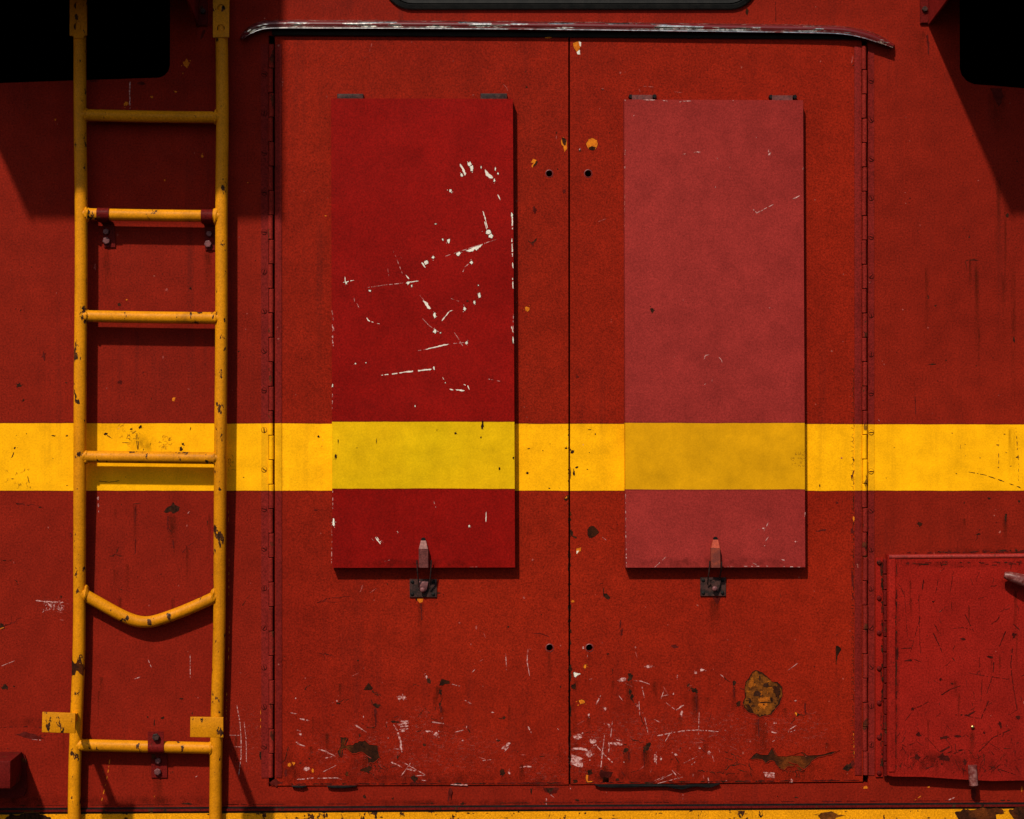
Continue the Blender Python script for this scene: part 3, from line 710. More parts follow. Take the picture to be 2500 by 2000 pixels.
# ================================================================== TORN SEALS along the door foot
def strip(name, label, pts):
    t = thing(name, label, 'seal', at(pts[0][0], pts[0][1] + 6, Y_DOOR), 'torn rubber seals under the doors')
    top = [(x, y - 1) for x, y, h in pts]; bot = [(x, y + h * 0.62) for x, y, h in pts][::-1]
    add('rubber_strip', prism(top + bot, -0.012, -0.001, 0.0015, smooth=50), M['rubber'], t)
strip('rubber_seal', 'long torn black rubber seal hanging under the right door leaf',
      [(1452, 1916, 1), (1462, 1917, 7), (1490, 1917.5, 9), (1530, 1917, 10), (1580, 1917, 7), (1625, 1917, 6), (1645, 1918, 11), (1665, 1920, 12), (1682, 1918, 9), (1700, 1916, 7), (1718, 1917, 9), (1735, 1917, 9), (1750, 1915, 4), (1757, 1914, 1)])
strip('rubber_seal', 'short sagging black rubber seal under the crimson shutter side', [(798, 1920, 1), (806, 1920, 7), (830, 1920, 8), (852, 1920, 6), (870, 1920, 1)])
strip('rubber_seal', 'smallest torn rubber seal near the left door hinge foot', [(712, 1920, 1), (722, 1920, 6), (736, 1920, 8), (748, 1920, 1)])

# ================================================================== WEAR: crimson shutter
w = Wear(sh_l, Y_SH, 11)
A = Zm(760, 360, 0.2783)
def lines(w, Z, f, mat, L, dash=False):
    for pts, wd, *r in L: w.stroke(Z(*pts), wd * f * (0.8 if mat == 'pink' and w.parent in (ld, rd) else 1.0), mat, (r[0] * f * (0.8 if mat == 'pink' else 1.0) if r else None), dash)
def blobs(w, Z, f, mat, L, rim=0.0, rimmat='seam'):
    for x, y, rx, ry in L:
        c = Z((x, y)); w.blob(c[0], c[1], rx * f, ry * f, mat, rim, rimmat=rimmat)
k = 0.2783
lines(w, A, k, 'white', [(((1305, 145), (1330, 190), (1350, 245)), 12, 22), (((1525, 195), (1545, 235), (1590, 270)), 22, 28), (((1635, 415), (1658, 462)), 11, 4),
    (((1505, 560), (1525, 620), (1548, 720)), 9, 7), (((1518, 650), (1540, 720)), 7), (((1763, 600), (1763, 720)), 8), (((1760, 800), (1765, 960)), 8), (((1765, 1010), (1771, 1060)), 7),
    (((1765, 1130), (1770, 1240)), 6), (((1755, 1570), (1772, 1625)), 6), (((1768, 1660), (1772, 1720)), 7), (((970, 1010), (1000, 1055)), 22, 12),
    (((280, 1185), (375, 1165)), 7), (((295, 1135), (300, 1195)), 6), (((835, 1185), (940, 1172)), 6), (((830, 1120), (858, 1155)), 7), (((982, 1345), (1010, 1375), (1045, 1415)), 20, 28),
    (((1145, 1522), (1210, 1440)), 7), (((1210, 1438), (1238, 1430)), 6), (((485, 1495), (500, 1518), (545, 1535)), 10, 6), (((580, 1545), (600, 1547)), 8), (((380, 1435), (392, 1455)), 6)])
lines(w, A, k, 'pink', [(((1175, 955), (1250, 930), (1630, 805)), 5), (((495, 1230), (620, 1210), (805, 1190)), 5), (((975, 1500), (1030, 1560), (1085, 1600), (1130, 1625)), 4),
    (((950, 1295), (1080, 1450)), 3), (((375, 1320), (380, 1355)), 4), (((1240, 1600), (1310, 1710)), 4)])
lines(w, A, k, 'pink', [(((1380, 1022), (1345, 1050), (1315, 1135)), 5), (((1225, 1325), (1295, 1350)), 6), (((720, 905), (800, 1110)), 4), (((670, 1065), (680, 1130)), 4), (((785, 960), (800, 1000)), 4),
    (((180, 1430), (195, 1530)), 7), (((182, 1560), (200, 1610)), 8), (((182, 1640), (187, 1720)), 9), (((400, 1370), (420, 1410)), 4), (((350, 1275), (352, 1290)), 5)], True)
blobs(w, A, k, 'white', [(1318, 242, 12, 13), (1388, 145, 15, 17), (1408, 182, 17, 22), (1605, 292, 7, 15), (1637, 228, 8, 9), (1490, 172, 5, 12), (1615, 188, 5, 14), (1220, 380, 15, 17), (1552, 740, 26, 18),
    (1575, 775, 18, 20), (1760, 590, 9, 20), (1290, 935, 20, 18), (1205, 825, 12, 20), (1153, 808, 6, 9), (1090, 672, 9, 4), (1008, 1010, 14, 18), (1070, 965, 11, 15), (1403, 1010, 12, 14),
    (305, 1187, 9, 11), (850, 1190, 11, 14), (880, 1215, 6, 10), (515, 1257, 12, 7), (1080, 1472, 12, 22), (1370, 1348, 7, 4), (1430, 1360, 11, 14), (1475, 1297, 11, 20), (1345, 1415, 13, 18),
    (1465, 1210, 4, 6), (1085, 1612, 15, 18), (1133, 1627, 7, 7), (1365, 1712, 9, 10)], 1.2, 'chip')
w.poly(A((1355, 907), (1405, 885), (1450, 868), (1505, 848), (1485, 872), (1470, 882), (1450, 905), (1430, 893), (1415, 912), (1390, 916)), 'white', 0.8, 1.0, 'chip')
B = Zm(760, 760, 0.3247); k = 0.3247
lines(w, B, k, 'white', [(((860, 288), (950, 265), (1030, 248)), 8, 7), (((525, 482), (620, 470), (700, 458), (905, 436)), 5, 11), (((1040, 585), (1068, 592)), 9), (((1085, 590), (1152, 598)), 8, 11),
    (((1145, 550), (1175, 560), (1188, 590)), 6), (((988, 498), (998, 515)), 8), (((1315, 1510), (1313, 1585)), 5), (((645, 1652), (653, 1668)), 6)])
lines(w, B, k, 'pink', [(((800, 297), (860, 288)), 5), (((1030, 248), (1150, 235)), 5), (((1330, 510), (1420, 527)), 5), (((158, 100), (166, 280)), 8), (((159, 620), (157, 750)), 6), (((162, 1350), (160, 1560)), 6), (((150, 1600), (155, 1690)), 6),
    (((920, 1425), (940, 1490)), 6), (((1520, 20), (1515, 160)), 6)], True)
lines(w, B, k, 'pink', [(((1090, 180), (1140, 262)), 4)])
blobs(w, B, k, 'white', [(1168, 237, 9, 10), (922, 428, 7, 12), (333, 395, 7, 5), (410, 387, 4, 4), (780, 712, 4, 7), (1008, 538, 4, 4), (168, 1585, 8, 24), (1188, 1615, 6, 9), (160, 560, 5, 12), (1515, 215, 5, 26)], 0.8, 'chip')
C = Zm(760, 1240, 0.3247)
lines(w, C, k, 'white', [(((480, 220), (520, 272)), 7), (((492, 218), (524, 262)), 5)]); lines(w, C, k, 'pink', [(((455, 232), (470, 250)), 4), (((525, 245), (542, 262)), 4), (((155, 250), (152, 430)), 5), (((1190, 445), (1250, 444)), 5), (((550, 402), (590, 393)), 5)], True)
blobs(w, B, k, 'chip', [(1287, 850, 9, 34), (1275, 947, 5, 9), (202, 985, 4, 22), (1085, 918, 11, 8), (1415, 1182, 6, 12), (1520, 1105, 6, 14), (490, 975, 2, 18), (343, 1027, 4, 4), (185, 1095, 10, 16), (945, 893, 2, 10)])
w.build(WN)

# ---- rose shutter
w = Wear(sh_r, Y_SH, 12)
E = Zm(1200, 0, 0.3247)
lines(w, E, k, 'pink', [(((1400, 770), (1440, 762), (1500, 760)), 6), (((1520, 1145), (1570, 1143)), 9), (((1965, 1572), (1995, 1602), (2048, 1575)), 6), (((2045, 1575), (2120, 1538)), 5), (((1005, 1115), (1003, 1165)), 6), (((1045, 1130), (1055, 1118)), 5),
    (((1140, 751), (1230, 752)), 6), (((1285, 755), (1325, 762)), 5), (((1066, 873), (1074, 866)), 5), (((1435, 1160), (1460, 1157)), 4)])
blobs(w, E, k, 'pink', [(2083, 1138, 5, 12), (2090, 1158, 9, 9), (1005, 752, 7, 6), (1817, 758, 4, 6), (1003, 1258, 4, 8)])
lines(w, E, k, 'faint', [(((1003, 1300), (1000, 1720)), 5)], True)
F = Zm(1360, 1200, 0.3247)
lines(w, F, k, 'pink', [(((735, 570), (820, 490)), 4), (((1770, 378), (1806, 377)), 8), (((1688, 511), (1713, 518)), 6), (((1465, 535), (1500, 550)), 5), (((1865, 155), (1862, 190)), 7)])
lines(w, F, k, 'pink', [(((1280, 566), (1600, 562)), 7), (((1610, 562), (1830, 568)), 5), (((517, 300), (523, 570)), 7), (((1590, 230), (1555, 300)), 4), (((1565, 375), (1600, 330)), 4), (((515, 20), (517, 280)), 4)], True)
blobs(w, F, k, 'pink', [(1555, 277, 14, 4), (1515, 287, 4, 4), (1560, 410, 4, 6), (1405, 555, 4, 4)])
Hh = Zm(1800, 0, 0.3247)
lines(w, Hh, k, 'pink', [(((415, 1497), (445, 1487), (468, 1472)), 8), (((495, 1260), (492, 1280)), 8)])
w.blob(1593, 757, 4.5, 5, 'chip', 0)
for q in range(26):      # scribbled scratches on the stripe
    w.crack(1930 + 34 * w.rnd.random(), 1103 + 10 * w.rnd.random() + (q % 3) * 14, 9, w.rnd.uniform(-0.9, 0.3), 'crackle', 1.3, 1.0, 0)
for q in range(12):
    x = w.rnd.uniform(1540, 1950); y = w.rnd.uniform(300, 1010); w.stroke([(x, y), (x + w.rnd.uniform(-5, 5), y + w.rnd.uniform(-5, 5))], 2, 'pink')
w.stroke([(1718, 880), (1722, 868), (1732, 866)], 1.6, 'pink'); w.stroke([(1755, 872), (1762, 880), (1763, 886)], 1.6, 'pink')
w.build(WN)

# ================================================================== WEAR: doors
def big_patch(parent, pts, mat, Y, seed, amp, lipside=None, label=None, lipw=0.0010, lipd=-0.0006):
    """a flaked area of its own, with the broken paint standing proud round it"""
    ww = Wear(parent, Y, seed); q = ww.rough(pts, amp, 4)
    P = [at(a, b, Y - 0.00042) for a, b in q]
    tri = tessellate_polygon([[Vector((p.x, p.z, 0)) for p in P]])
    bm = bmesh.new(); V = [bm.verts.new(p) for p in P]
    for t in tri:
        try: bm.faces.new([V[i] for i in t])
        except ValueError: pass
    for f in bm.faces:
        f.normal_update()
        if f.normal.y > 0: f.normal_flip()
    me = bpy.data.meshes.new('mesh'); bm.to_mesh(me); bm.free()
    o = add('rust_patch', me, M[mat], parent, label=label)
    cx = sum(p[0] for p in q) / len(q); cy = sum(p[1] for p in q) / len(q); bm = bmesh.new()      # dark uneven rim where the bare metal starts
    ro = [bm.verts.new(at(a, b, Y - 0.00055)) for a, b in q]
    ri = [bm.verts.new(at(a + (cx - a) * f, b + (cy - b) * f, Y - 0.00055)) for (a, b), f in ((p, ww.rnd.uniform(0.02, 0.13)) for p in q)]
    for i in range(len(q)): bm.faces.new((ro[i], ro[(i + 1) % len(q)], ri[(i + 1) % len(q)], ri[i]))
    add('dark_rim', finish(bm), M['darkrust' if mat == 'rust' else 'chip'], o)
    ring_ = [at(a, b, Y + lipd * (0.6 + 0.8 * ww.rnd.random())) for a, b in q]; ring_.append(ring_[0])
    add('lifted_edge', tube(ring_, lipw, 6, cap=False), M['lip'], o)
    return o
w = Wear(ld, Y_DOOR, 21)
G = Zm(600, 1560, 0.3247)
lines(w, G, k, 'pink', [(((405, 600), (480, 615)), 12), (((385, 685), (425, 697)), 8), (((360, 775), (395, 778)), 8), (((385, 788), (445, 806)), 8), (((535, 825), (600, 845), (675, 885)), 9), (((585, 900), (650, 885)), 6),
    (((820, 645), (860, 672), (908, 702)), 12, 6), (((1140, 642), (1226, 632)), 18), (((1150, 662), (1226, 654)), 12), (((1152, 682), (1222, 674)), 10), (((1165, 695), (1202, 690)), 14), (((1165, 618), (1222, 618)), 14),
    (((1112, 645), (1140, 690), (1160, 760), (1175, 852)), 10, 17), (((1110, 828), (1155, 828)), 6), (((1645, 460), (1697, 488)), 9), (((1700, 252), (1728, 225)), 7), (((1955, 110), (1960, 240)), 4), (((2118, 120), (2115, 170), (2135, 280)), 9, 4),
    (((1570, 702), (1640, 685)), 5), (((1925, 828), (1990, 782)), 26), (((2122, 658), (2150, 712)), 11), (((2060, 968), (2100, 958), (2150, 962)), 9, 15), (((1090, 925), (1175, 965)), 12, 6), (((1195, 935), (1350, 1022)), 6),
    (((1212, 978), (1278, 992)), 17), (((1170, 1028), (1245, 925)), 6), (((385, 1058), (510, 1045)), 10), (((540, 1048), (690, 1045), (735, 1065)), 7), (((1540, 1095), (1680, 1100)), 11), (((1780, 915), (1845, 908)), 6),
    (((1400, 625), (1490, 637)), 8), (((1550, 340), (1612, 355)), 6), (((1340, 270), (1355, 258)), 6), (((580, 1000), (680, 950)), 5), (((1270, 1030), (1350, 1025)), 5), (((1320, 1062), (1360, 1066)), 6)])
blobs(w, G, k, 'pink', [(1156, 440, 11, 16), (1183, 436, 13, 20), (1360, 285, 8, 10), (1435, 718, 20, 22), (1370, 695, 17, 7), (1630, 765, 8, 6), (460, 975, 32, 14), (1980, 1002, 8, 14), (412, 718, 12, 6), (375, 447, 5, 5), (447, 297, 4, 4), (685, 465, 6, 5),
    (1885, 757, 6, 5), (1070, 745, 5, 5), (885, 585, 3, 8), (1855, 552, 10, 4), (1060, 630, 5, 8), (1660, 662, 4, 7), (1950, 828, 8, 8)])
blobs(w, G, k, 'orange', [(502, 992, 9, 14), (360, 937, 10, 11), (330, 945, 12, 16)])
w.stroke(G((1090, 622), (1158, 626)), 4.2, 'chip')
w.poly(G((888, 384), (922, 330), (955, 372), (940, 385)), 'darkrust', 0.7, 0.8); w.crack(*G((950, 385)), 26, 0.6, 'chip', 3, 0.4, 1)
blobs(w, G, k, 'chip', [(985, 500, 20, 14), (695, 484, 15, 8), (1380, 318, 10, 20), (1462, 400, 12, 20), (1462, 490, 8, 16), (1340, 797, 12, 10), (1900, 765, 12, 10), (858, 725, 6, 12), (845, 160, 6, 5), (290, 133, 10, 4), (1140, 890, 6, 12), (410, 932, 10, 5)])
blobs(w, G, k, 'darkrust', [(1930, 1006, 20, 18), (915, 985, 24, 26), (890, 985, 20, 12), (760, 1012, 10, 16)], 0.8)
w.poly(G((1455, 350), (1475, 300), (1500, 310), (1530, 315), (1530, 340), (1500, 335), (1485, 348)), 'darkrust', 0.8, 0.8)
w.poly(G((1235, 1040), (1262, 1030), (1265, 1012), (1275, 1035), (1295, 1045), (1280, 1062), (1272, 1085), (1258, 1062)), 'chip', 0.8, 0.6)
for x, y, l, a in ((700, 480, 20, -0.6), (745, 455, 14, 0.4), (980, 400, 22, 0.5), (945, 455, 22, 0.9), (1340, 520, 24, 0.9), (1390, 590, 20, 0.2), (1300, 585, 22, -0.7), (1468, 420, 24, 1.6), (1430, 510, 14, 2.2), (325, 810, 52, 1.57), (1260, 355, 12, -0.4),
                   (1380, 620, 30, 0.1), (900, 660, 30, 0.02), (940, 930, 40, 0.85), (990, 910, 36, 0.95), (925, 1000, 30, 0.75), (1030, 950, 26, 0.9), (1900, 595, 16, 0.1), (430, 385, 30, -0.4), (570, 115, 30, 0.1), (1150, 880, 10, 1.5)):
    c = G((x, y)); w.crack(c[0], c[1], l, a, 'chip', 2.0, 0.45, 1)
for x, y, l in ((975, 520, 45), (1465, 500, 18), (1540, 1120, 26)): c = G((x, y)); w.stroke([c, (c[0] + 1, c[1] + l)], 7, 'stain', 4)
blobs(w, G, k, 'stain', [(1262, 1085, 30, 10), (230, 1080, 38, 22), (300, 1010, 12, 30)])
# upper door, edge of the hinge strip, stripe
T = Zm(560, 0, 0.3247)
lines(w, T, k, 'faint', [(((1070, 325), (1066, 352)), 9), (((1058, 368), (1054, 390)), 8), (((835, 420), (845, 432)), 6), (((1012, 432), (1022, 428)), 6), (((400, 585), (398, 650)), 9), (((392, 700), (392, 730)), 6), (((402, 395), (404, 402)), 6), (((2060, 632), (2085, 662), (2092, 685)), 5), (((1815, 718), (1840, 714)), 8), (((728, 715), (735, 732)), 6)])
lines(w, T, k, 'seam', [(((392, 760), (388, 1720)), 5)], True)
blobs(w, T, k, 'orange', [(362, 1258, 10, 10), (368, 1305, 9, 22)]); w.crack(*T((350, 1240)), 30, 1.4, 'chip', 2.2, 0.3, 1)
A = Zm(760, 360, 0.2783)
w.poly(A((1525 + 400, 135), (1945, 100), (1978, 112), (1960, 140), (1938, 178), (1932, 160), (1955, 135)), 'orange', 0.6); w.stroke(A((1945, 112), (1978, 130), (1945, 165)), 5, 'chip')
w.poly(A((1905, 812), (1945, 785), (1978, 792), (1950, 825), (1920, 832)), 'lip', 0.6); w.stroke(A((1902, 818), (1935, 842), (1978, 800)), 5, 'chip'); w.blob(*A((1893, 1418)), 5.2, 5.6, 'orange', 0.6)
blobs(w, A, 0.2783, 'stain', [(1958, 545, 14, 26), (1945, 845, 14, 14)]); w.blob(*A((125, 600)), 2, 1.5, 'orange')
E = Zm(1200, 0, 0.3247)
w.poly(E((522, 1060), (540, 1030), (565, 1060), (568, 1120), (548, 1145), (540, 1100), (525, 1085)), 'orange', 0.6, 0.8); w.blob(*E((545, 1062)), 4.6, 10, 'chip')
lines(w, E, k, 'faint', [(((488, 1020), (486, 1050)), 6)]); blobs(w, E, k, 'chip', [(488, 998, 6, 10), (262, 655, 7, 5), (497, 1272, 5, 6)]); blobs(w, E, k, 'stain', [(548, 1440, 12, 16)])
blobs(w, E, k, 'orange', [(430, 283, 24, 5)])
B = Zm(760, 760, 0.3247)
blobs(w, B, k, 'chip', [(55, 945, 9, 11), (1635, 1033, 9, 5), (1625, 1218, 8, 10), (1915, 1028, 8, 9), (1790, 1332, 9, 4), (1740, 1048, 4, 4), (1795, 997, 3, 4), (80, 1015, 3, 3)]); w.poly(B((1895, 1412), (1920, 1385), (1935, 1380), (1935, 1412), (1915, 1428)), 'darkrust', 0.6)
w.poly(B((1905, 1408), (1922, 1388), (1925, 1405)), 'orange', 0.3); blobs(w, B, k, 'stain', [(2002, 490, 10, 10), (33, 1495, 16, 6)])
C = Zm(760, 1240, 0.3247)
w.poly(C((790, 682), (845, 682), (835, 708), (818, 716), (800, 700)), 'orange', 0.8); w.stroke(C((825, 718), (828, 780), (830, 850)), 5, 'stain', 2)
blobs(w, C, k, 'chip', [(955, 640, 18, 6), (880, 1300, 10, 22), (1480, 895, 8, 6), (350, 1148, 6, 6), (1875, 1345, 8, 8), (790, 690, 8, 12), (1450, 1578, 10, 10)])
lines(w, C, k, 'faint', [(((390, 580), (365, 635)), 12, 5), (((490, 605), (440, 640)), 5), (((1240, 885), (1240, 915)), 11), (((1295, 940), (1312, 978)), 6), (((1460, 1095), (1468, 1200)), 5), (((1630, 1060), (1622, 1120)), 9), (((1255, 1080), (1275, 1082)), 6), (((1265, 1155), (1290, 1140)), 6), (((1497, 985), (1498, 1005)), 8)])
blobs(w, C, k, 'faint', [(1600, 675, 8, 9), (1665, 390, 7, 10), (1112, 865, 8, 5), (1645, 1062, 8, 4)]); w.stroke(C((1672, 945), (1720, 945), (1790, 968)), 2, 'stain'); w.crack(*C((40, 715)), 90, -0.22, 'stain', 2.2, 0.25, 1); w.crack(*C((60, 1095)), 46, 0.1, 'stain', 2.2, 0.4, 0)
for q in range(26):     # fine random scuffs low on the leaf
    x = w.rnd.uniform(705, 1375); y = 1900 - abs(w.rnd.gauss(0, 120)); a = w.rnd.gauss(0.2, 0.7); l = w.rnd.uniform(3, 20)
    w.stroke([(x, y), (x + l * math.cos(a), y + l * math.sin(a))], w.rnd.uniform(0.9, 2.2), w.rnd.choice(('faint', 'faint', 'pink', 'chip', 'stain')))
for q in range(40):
    w.blob(w.rnd.uniform(700, 1375), w.rnd.uniform(140, 1890), w.rnd.uniform(0.8, 1.8), w.rnd.uniform(0.8, 2.2), w.rnd.choice(('faint', 'chip', 'stain')))
for q in range(60):     # dark grime in the foot seam
    x = w.rnd.uniform(700, 1385); w.blob(x, 1914.5 - (x - 700) * 0.004, w.rnd.uniform(3, 11), w.rnd.uniform(0.8, 2.0), w.rnd.choice(('chip', 'stain', 'seam')))
for q in range(30):     # ragged paint along the seam between the leaves
    w.blob(1387.3, w.rnd.uniform(1030, 1910), w.rnd.uniform(0.4, 1.2), 1 + w.rnd.expovariate(0.25), 'chip')
w.build(WN)
big_patch(ld, G((708, 733), (765, 740), (742, 797), (800, 800), (850, 765), (892, 762), (935, 795), (985, 800), (1003, 850), (1012, 892), (965, 930), (918, 932), (914, 882), (868, 850), (802, 867), (758, 822), (722, 832), (716, 892), (697, 886), (690, 842), (716, 800)), 'darkrust', Y_DOOR, 5, 1.6)

w = Wear(rd, Y_DOOR, 31)
H5 = Zm(1280, 1540, 0.3247)
lines(w, H5, k, 'pink', [(((820, 375), (880, 380), (945, 403)), 6), (((575, 485), (540, 555)), 5, 12), (((885, 420), (893, 460), (903, 505)), 5), (((1050, 450), (1028, 512)), 5), (((1030, 492), (1082, 483)), 5), (((1140, 597), (1200, 560)), 8, 17), (((1065, 540), (1132, 592)), 5),
    (((1000, 790), (1070, 775), (1150, 760), (1220, 750), (1310, 747), (1460, 758)), 9, 6), (((1060, 832), (1092, 775)), 6), (((603, 785), (590, 900), (575, 1030)), 8), (((548, 868), (600, 930), (665, 992)), 8), (((662, 680), (650, 800)), 5), (((862, 520), (868, 635)), 5),
    (((640, 845), (690, 850), (738, 858)), 14, 24), (((352, 893), (420, 884), (482, 902)), 18), (((630, 925), (640, 880), (632, 830)), 10), (((1110, 1048), (1165, 1115)), 5), (((985, 1140), (1120, 1072)), 4), (((975, 1130), (1080, 1085)), 4), (((1000, 1150), (1190, 1100)), 4),
    (((1820, 757), (1897, 768)), 10), (((1985, 765), (1992, 738)), 8), (((1992, 745), (2045, 712)), 6), (((2000, 762), (2040, 745)), 5), (((1255, 1010), (1285, 985)), 6), (((1200, 995), (1300, 945)), 4), (((1980, 300), (2057, 243)), 4), (((1475, 330), (1500, 352)), 7),
    (((705, 480), (742, 528)), 5), (((1315, 610), (1310, 780)), 4), (((905, 650), (930, 770)), 4), (((975, 665), (1020, 690)), 5), (((1270, 1078), (1268, 1100)), 8), (((1382, 1105), (1388, 1145)), 9), (((1415, 940), (1428, 985)), 5), (((1865, 835), (1885, 822)), 6), (((1505, 748), (1530, 750)), 4),
    (((745, 830), (690, 818)), 8), (((620, 700), (650, 720)), 8), (((475, 180), (474, 200)), 6), (((1040, 262), (1048, 275)), 8)])
blobs(w, H5, k, 'pink', [(938, 268, 26, 14), (1337, 295, 20, 9), (1290, 316, 9, 9), (738, 366, 26, 17), (608, 587, 10, 11), (485, 632, 8, 13), (1182, 618, 10, 14), (1185, 640, 7, 9), (400, 795, 26, 22), (512, 832, 24, 22), (490, 930, 26, 28), (988, 965, 12, 36), (1028, 966, 8, 10),
    (1140, 932, 9, 7), (1390, 915, 12, 10), (1700, 832, 6, 6), (2012, 1128, 8, 12), (1885, 694, 12, 5), (638, 715, 7, 14), (1113, 917, 5, 4), (1320, 884, 12, 4), (1122, 475, 5, 8), (2038, 527, 10, 4), (1150, 345, 5, 12), (837, 125, 5, 5), (750, 988, 5, 4), (850, 565, 8, 16), (1520, 1128, 5, 4), (600, 700, 4, 4), (443, 128, 8, 12)])
w.poly(H5((352, 922), (385, 940), (445, 962), (418, 975), (436, 992), (440, 1026), (395, 1020), (352, 1005)), 'pink', 1.0)
w.poly(H5((1797, 1062), (1882, 1070), (1882, 1108), (1815, 1102)), 'pink', 0.8, 0.6)
w.poly(H5((372, 312), (400, 318), (425, 325), (400, 335), (385, 350), (374, 345)), 'white', 0.6, 1.0, 'chip')
blobs(w, H5, k, 'orange', [(433, 533, 20, 20), (457, 270, 10, 14), (2045, 625, 9, 12), (470, 1105, 9, 26), (490, 1135, 20, 6)], 1.0, 'chip')
blobs(w, H5, k, 'darkrust', [(370, 418, 16, 17), (495, 1065, 20, 16), (388, 1130, 18, 14), (1610, 547, 18, 20), (352, 290, 6, 16)], 0.6)
blobs(w, H5, k, 'chip', [(793, 335, 18, 32), (790, 365, 14, 14), (1285, 452, 24, 16), (1235, 412, 12, 12), (1260, 435, 14, 7), (1580, 395, 14, 20), (795, 460, 10, 26), (808, 495, 14, 22), (765, 893, 26, 18), (930, 865, 22, 32), (905, 890, 12, 20), (2060, 632, 14, 10), (628, 175, 8, 8), (700, 1122, 18, 9), (1110, 970, 4, 4)])
w.poly(H5((768, 300), (795, 308), (822, 296), (815, 318), (775, 320)), 'lip', 0.5)
w.poly(H5((565, 1075), (580, 1045), (600, 1058), (635, 1060), (665, 1065), (650, 1095), (625, 1105), (600, 1095), (580, 1110)), 'darkrust', 0.8, 0.8)
w.poly(H5((900, 1140), (960, 1135), (970, 1150), (920, 1156)), 'chip', 0.6)
for x, y, l, a in ((805, 510, 46, 1.0), (870, 640, 44, 1.2), (800, 812, 36, 0.2), (745, 850, 30, 0.5), (1575, 410, 22, 1.5), (1490, 345, 26, 0.6), (1620, 430, 18, 0.8), (1505, 912, 50, 0.25), (1550, 1010, 42, 0.2), (1690, 990, 40, 1.45), (1300, 1055, 110, 0.0), (2060, 628, 34, -0.3),
                   (1510, 960, 20, 0.1), (1505, 1045, 40, -0.5), (1290, 470, 20, 1.6), (2040, 650, 24, 1.9), (655, 285, 12, 1.3), (1600, 1040, 30, 0.3), (1930, 1050, 70, 0.0), (2040, 1050, 22, 1.5), (440, 1275, 10, 0.2)):
    c = H5((x, y)); w.crack(c[0], c[1], l, a, 'chip', 2.0, 0.35, 1)
for x, y, l in ((785, 910, 26), (1292, 480, 45), (1575, 440, 24), (1760, 660, 50), (900, 900, 40), (2110, 540, 30)): c = H5((x, y)); w.stroke([c, (c[0] + 1.5, c[1] + l)], 5, 'stain', 2)
E = Zm(1200, 0, 0.3247)
w.poly(E((612, 325), (640, 315), (668, 310), (670, 345), (660, 375), (640, 390), (620, 362)), 'orange', 0.7, 0.8); w.poly(E((655, 312), (674, 318), (672, 350), (662, 345)), 'white', 0.4); w.poly(E((640, 392), (662, 375), (668, 410), (648, 410)), 'white', 0.4); w.blob(*E((635, 362)), 2.4, 2.4, 'chip')
w.poly(E((710, 1080), (730, 1048), (758, 1038), (792, 1055), (800, 1085), (785, 1120), (755, 1130), (728, 1118)), 'orange', 0.8, 0.9); w.poly(E((728, 1112), (755, 1098), (788, 1112), (765, 1132), (742, 1130)), 'darkrust', 0.6)
blobs(w, E, k, 'chip', [(662, 1128, 12, 14), (835, 675, 10, 6)]); blobs(w, E, k, 'faint', [(968, 547, 6, 8), (835, 668, 8, 4), (1004, 543, 4, 4), (812, 818, 4, 4)]); w.blob(*E((664, 1122)), 2, 2.5, 'pink')
lines(w, E, k, 'faint', [(((1140, 648), (1220, 655)), 5), (((1108, 668), (1118, 692)), 6), (((1360, 688), (1430, 697)), 4), (((800, 1668), (875, 1640)), 5)])
Hh = Zm(1800, 0, 0.3247)
lines(w, Hh, k, 'faint', [(((388, 678), (412, 650)), 4), (((868, 420), (858, 480)), 8)]); blobs(w, Hh, k, 'orange', [(910, 568, 6, 14)]); blobs(w, Hh, k, 'chip', [(922, 515, 8, 14), (872, 490, 6, 8), (900, 1298, 10, 14)]); w.stroke(Hh((900, 1190), (890, 1280)), 3, 'stain')
B = Zm(760, 760, 0.3247)
blobs(w, B, k, 'chip', [(1960, 1055, 12, 14), (1975, 1215, 8, 30), (1998, 1175, 14, 7), (2075, 1188, 8, 4), (2135, 922, 4, 8), (2092, 890, 14, 3), (2090, 1062, 4, 4), (1955, 1665, 10, 20)]); w.stroke(B((1960, 1690), (2000, 1705)), 4, 'chip')
F = Zm(1360, 1200, 0.3247)
w.poly(F((230, 290), (245, 268), (262, 258), (282, 268), (300, 285), (314, 308), (300, 322), (285, 335), (258, 352), (240, 345), (232, 330)), 'darkrust', 1.2, 0.8); w.poly(F((145, 430), (182, 420), (178, 445), (148, 472)), 'orange', 0.6, 0.7, 'chip'); w.poly(F((146, 448), (165, 445), (148, 470)), 'white', 0.3)
blobs(w, F, k, 'orange', [(118, 826, 12, 8)]); w.stroke(F((350, 688), (350, 770)), 2.4, 'chip'); w.poly(F((345, 768), (372, 765), (402, 800), (385, 815), (350, 790)), 'chip', 0.8); w.crack(*F((325, 693)), 8, 0.1, 'chip', 1.5, 0.2, 0); w.crack(*F((190, 770)), 12, 0, 'stain', 2, 0.2, 0)
w.poly(F((2095, 1165), (2112, 1160), (2138, 1185), (2122, 1212), (2108, 1235), (2100, 1300), (2094, 1295), (2098, 1230)), 'darkrust', 0.5, 0.6)
w.stroke(F((1945, 300), (2025, 287)), 3.6, 'stain'); w.stroke(F((478, 965), (472, 1030)), 4, 'stain'); w.stroke(F((340, 345), (368, 365)), 1.6, 'pink')
w.poly(F((1165, 790), (1240, 790), (1215, 835), (1200, 848), (1185, 825)), 'stain', 1.0)
blobs(w, F, k, 'stain', [(1980, 292, 10, 8), (485, 1060, 8, 30), (880, 1165, 26, 12), (2103, 1078, 6, 5), (380, 1222, 10, 6), (1935, 1315, 6, 6), (2105, 85, 10, 10)])
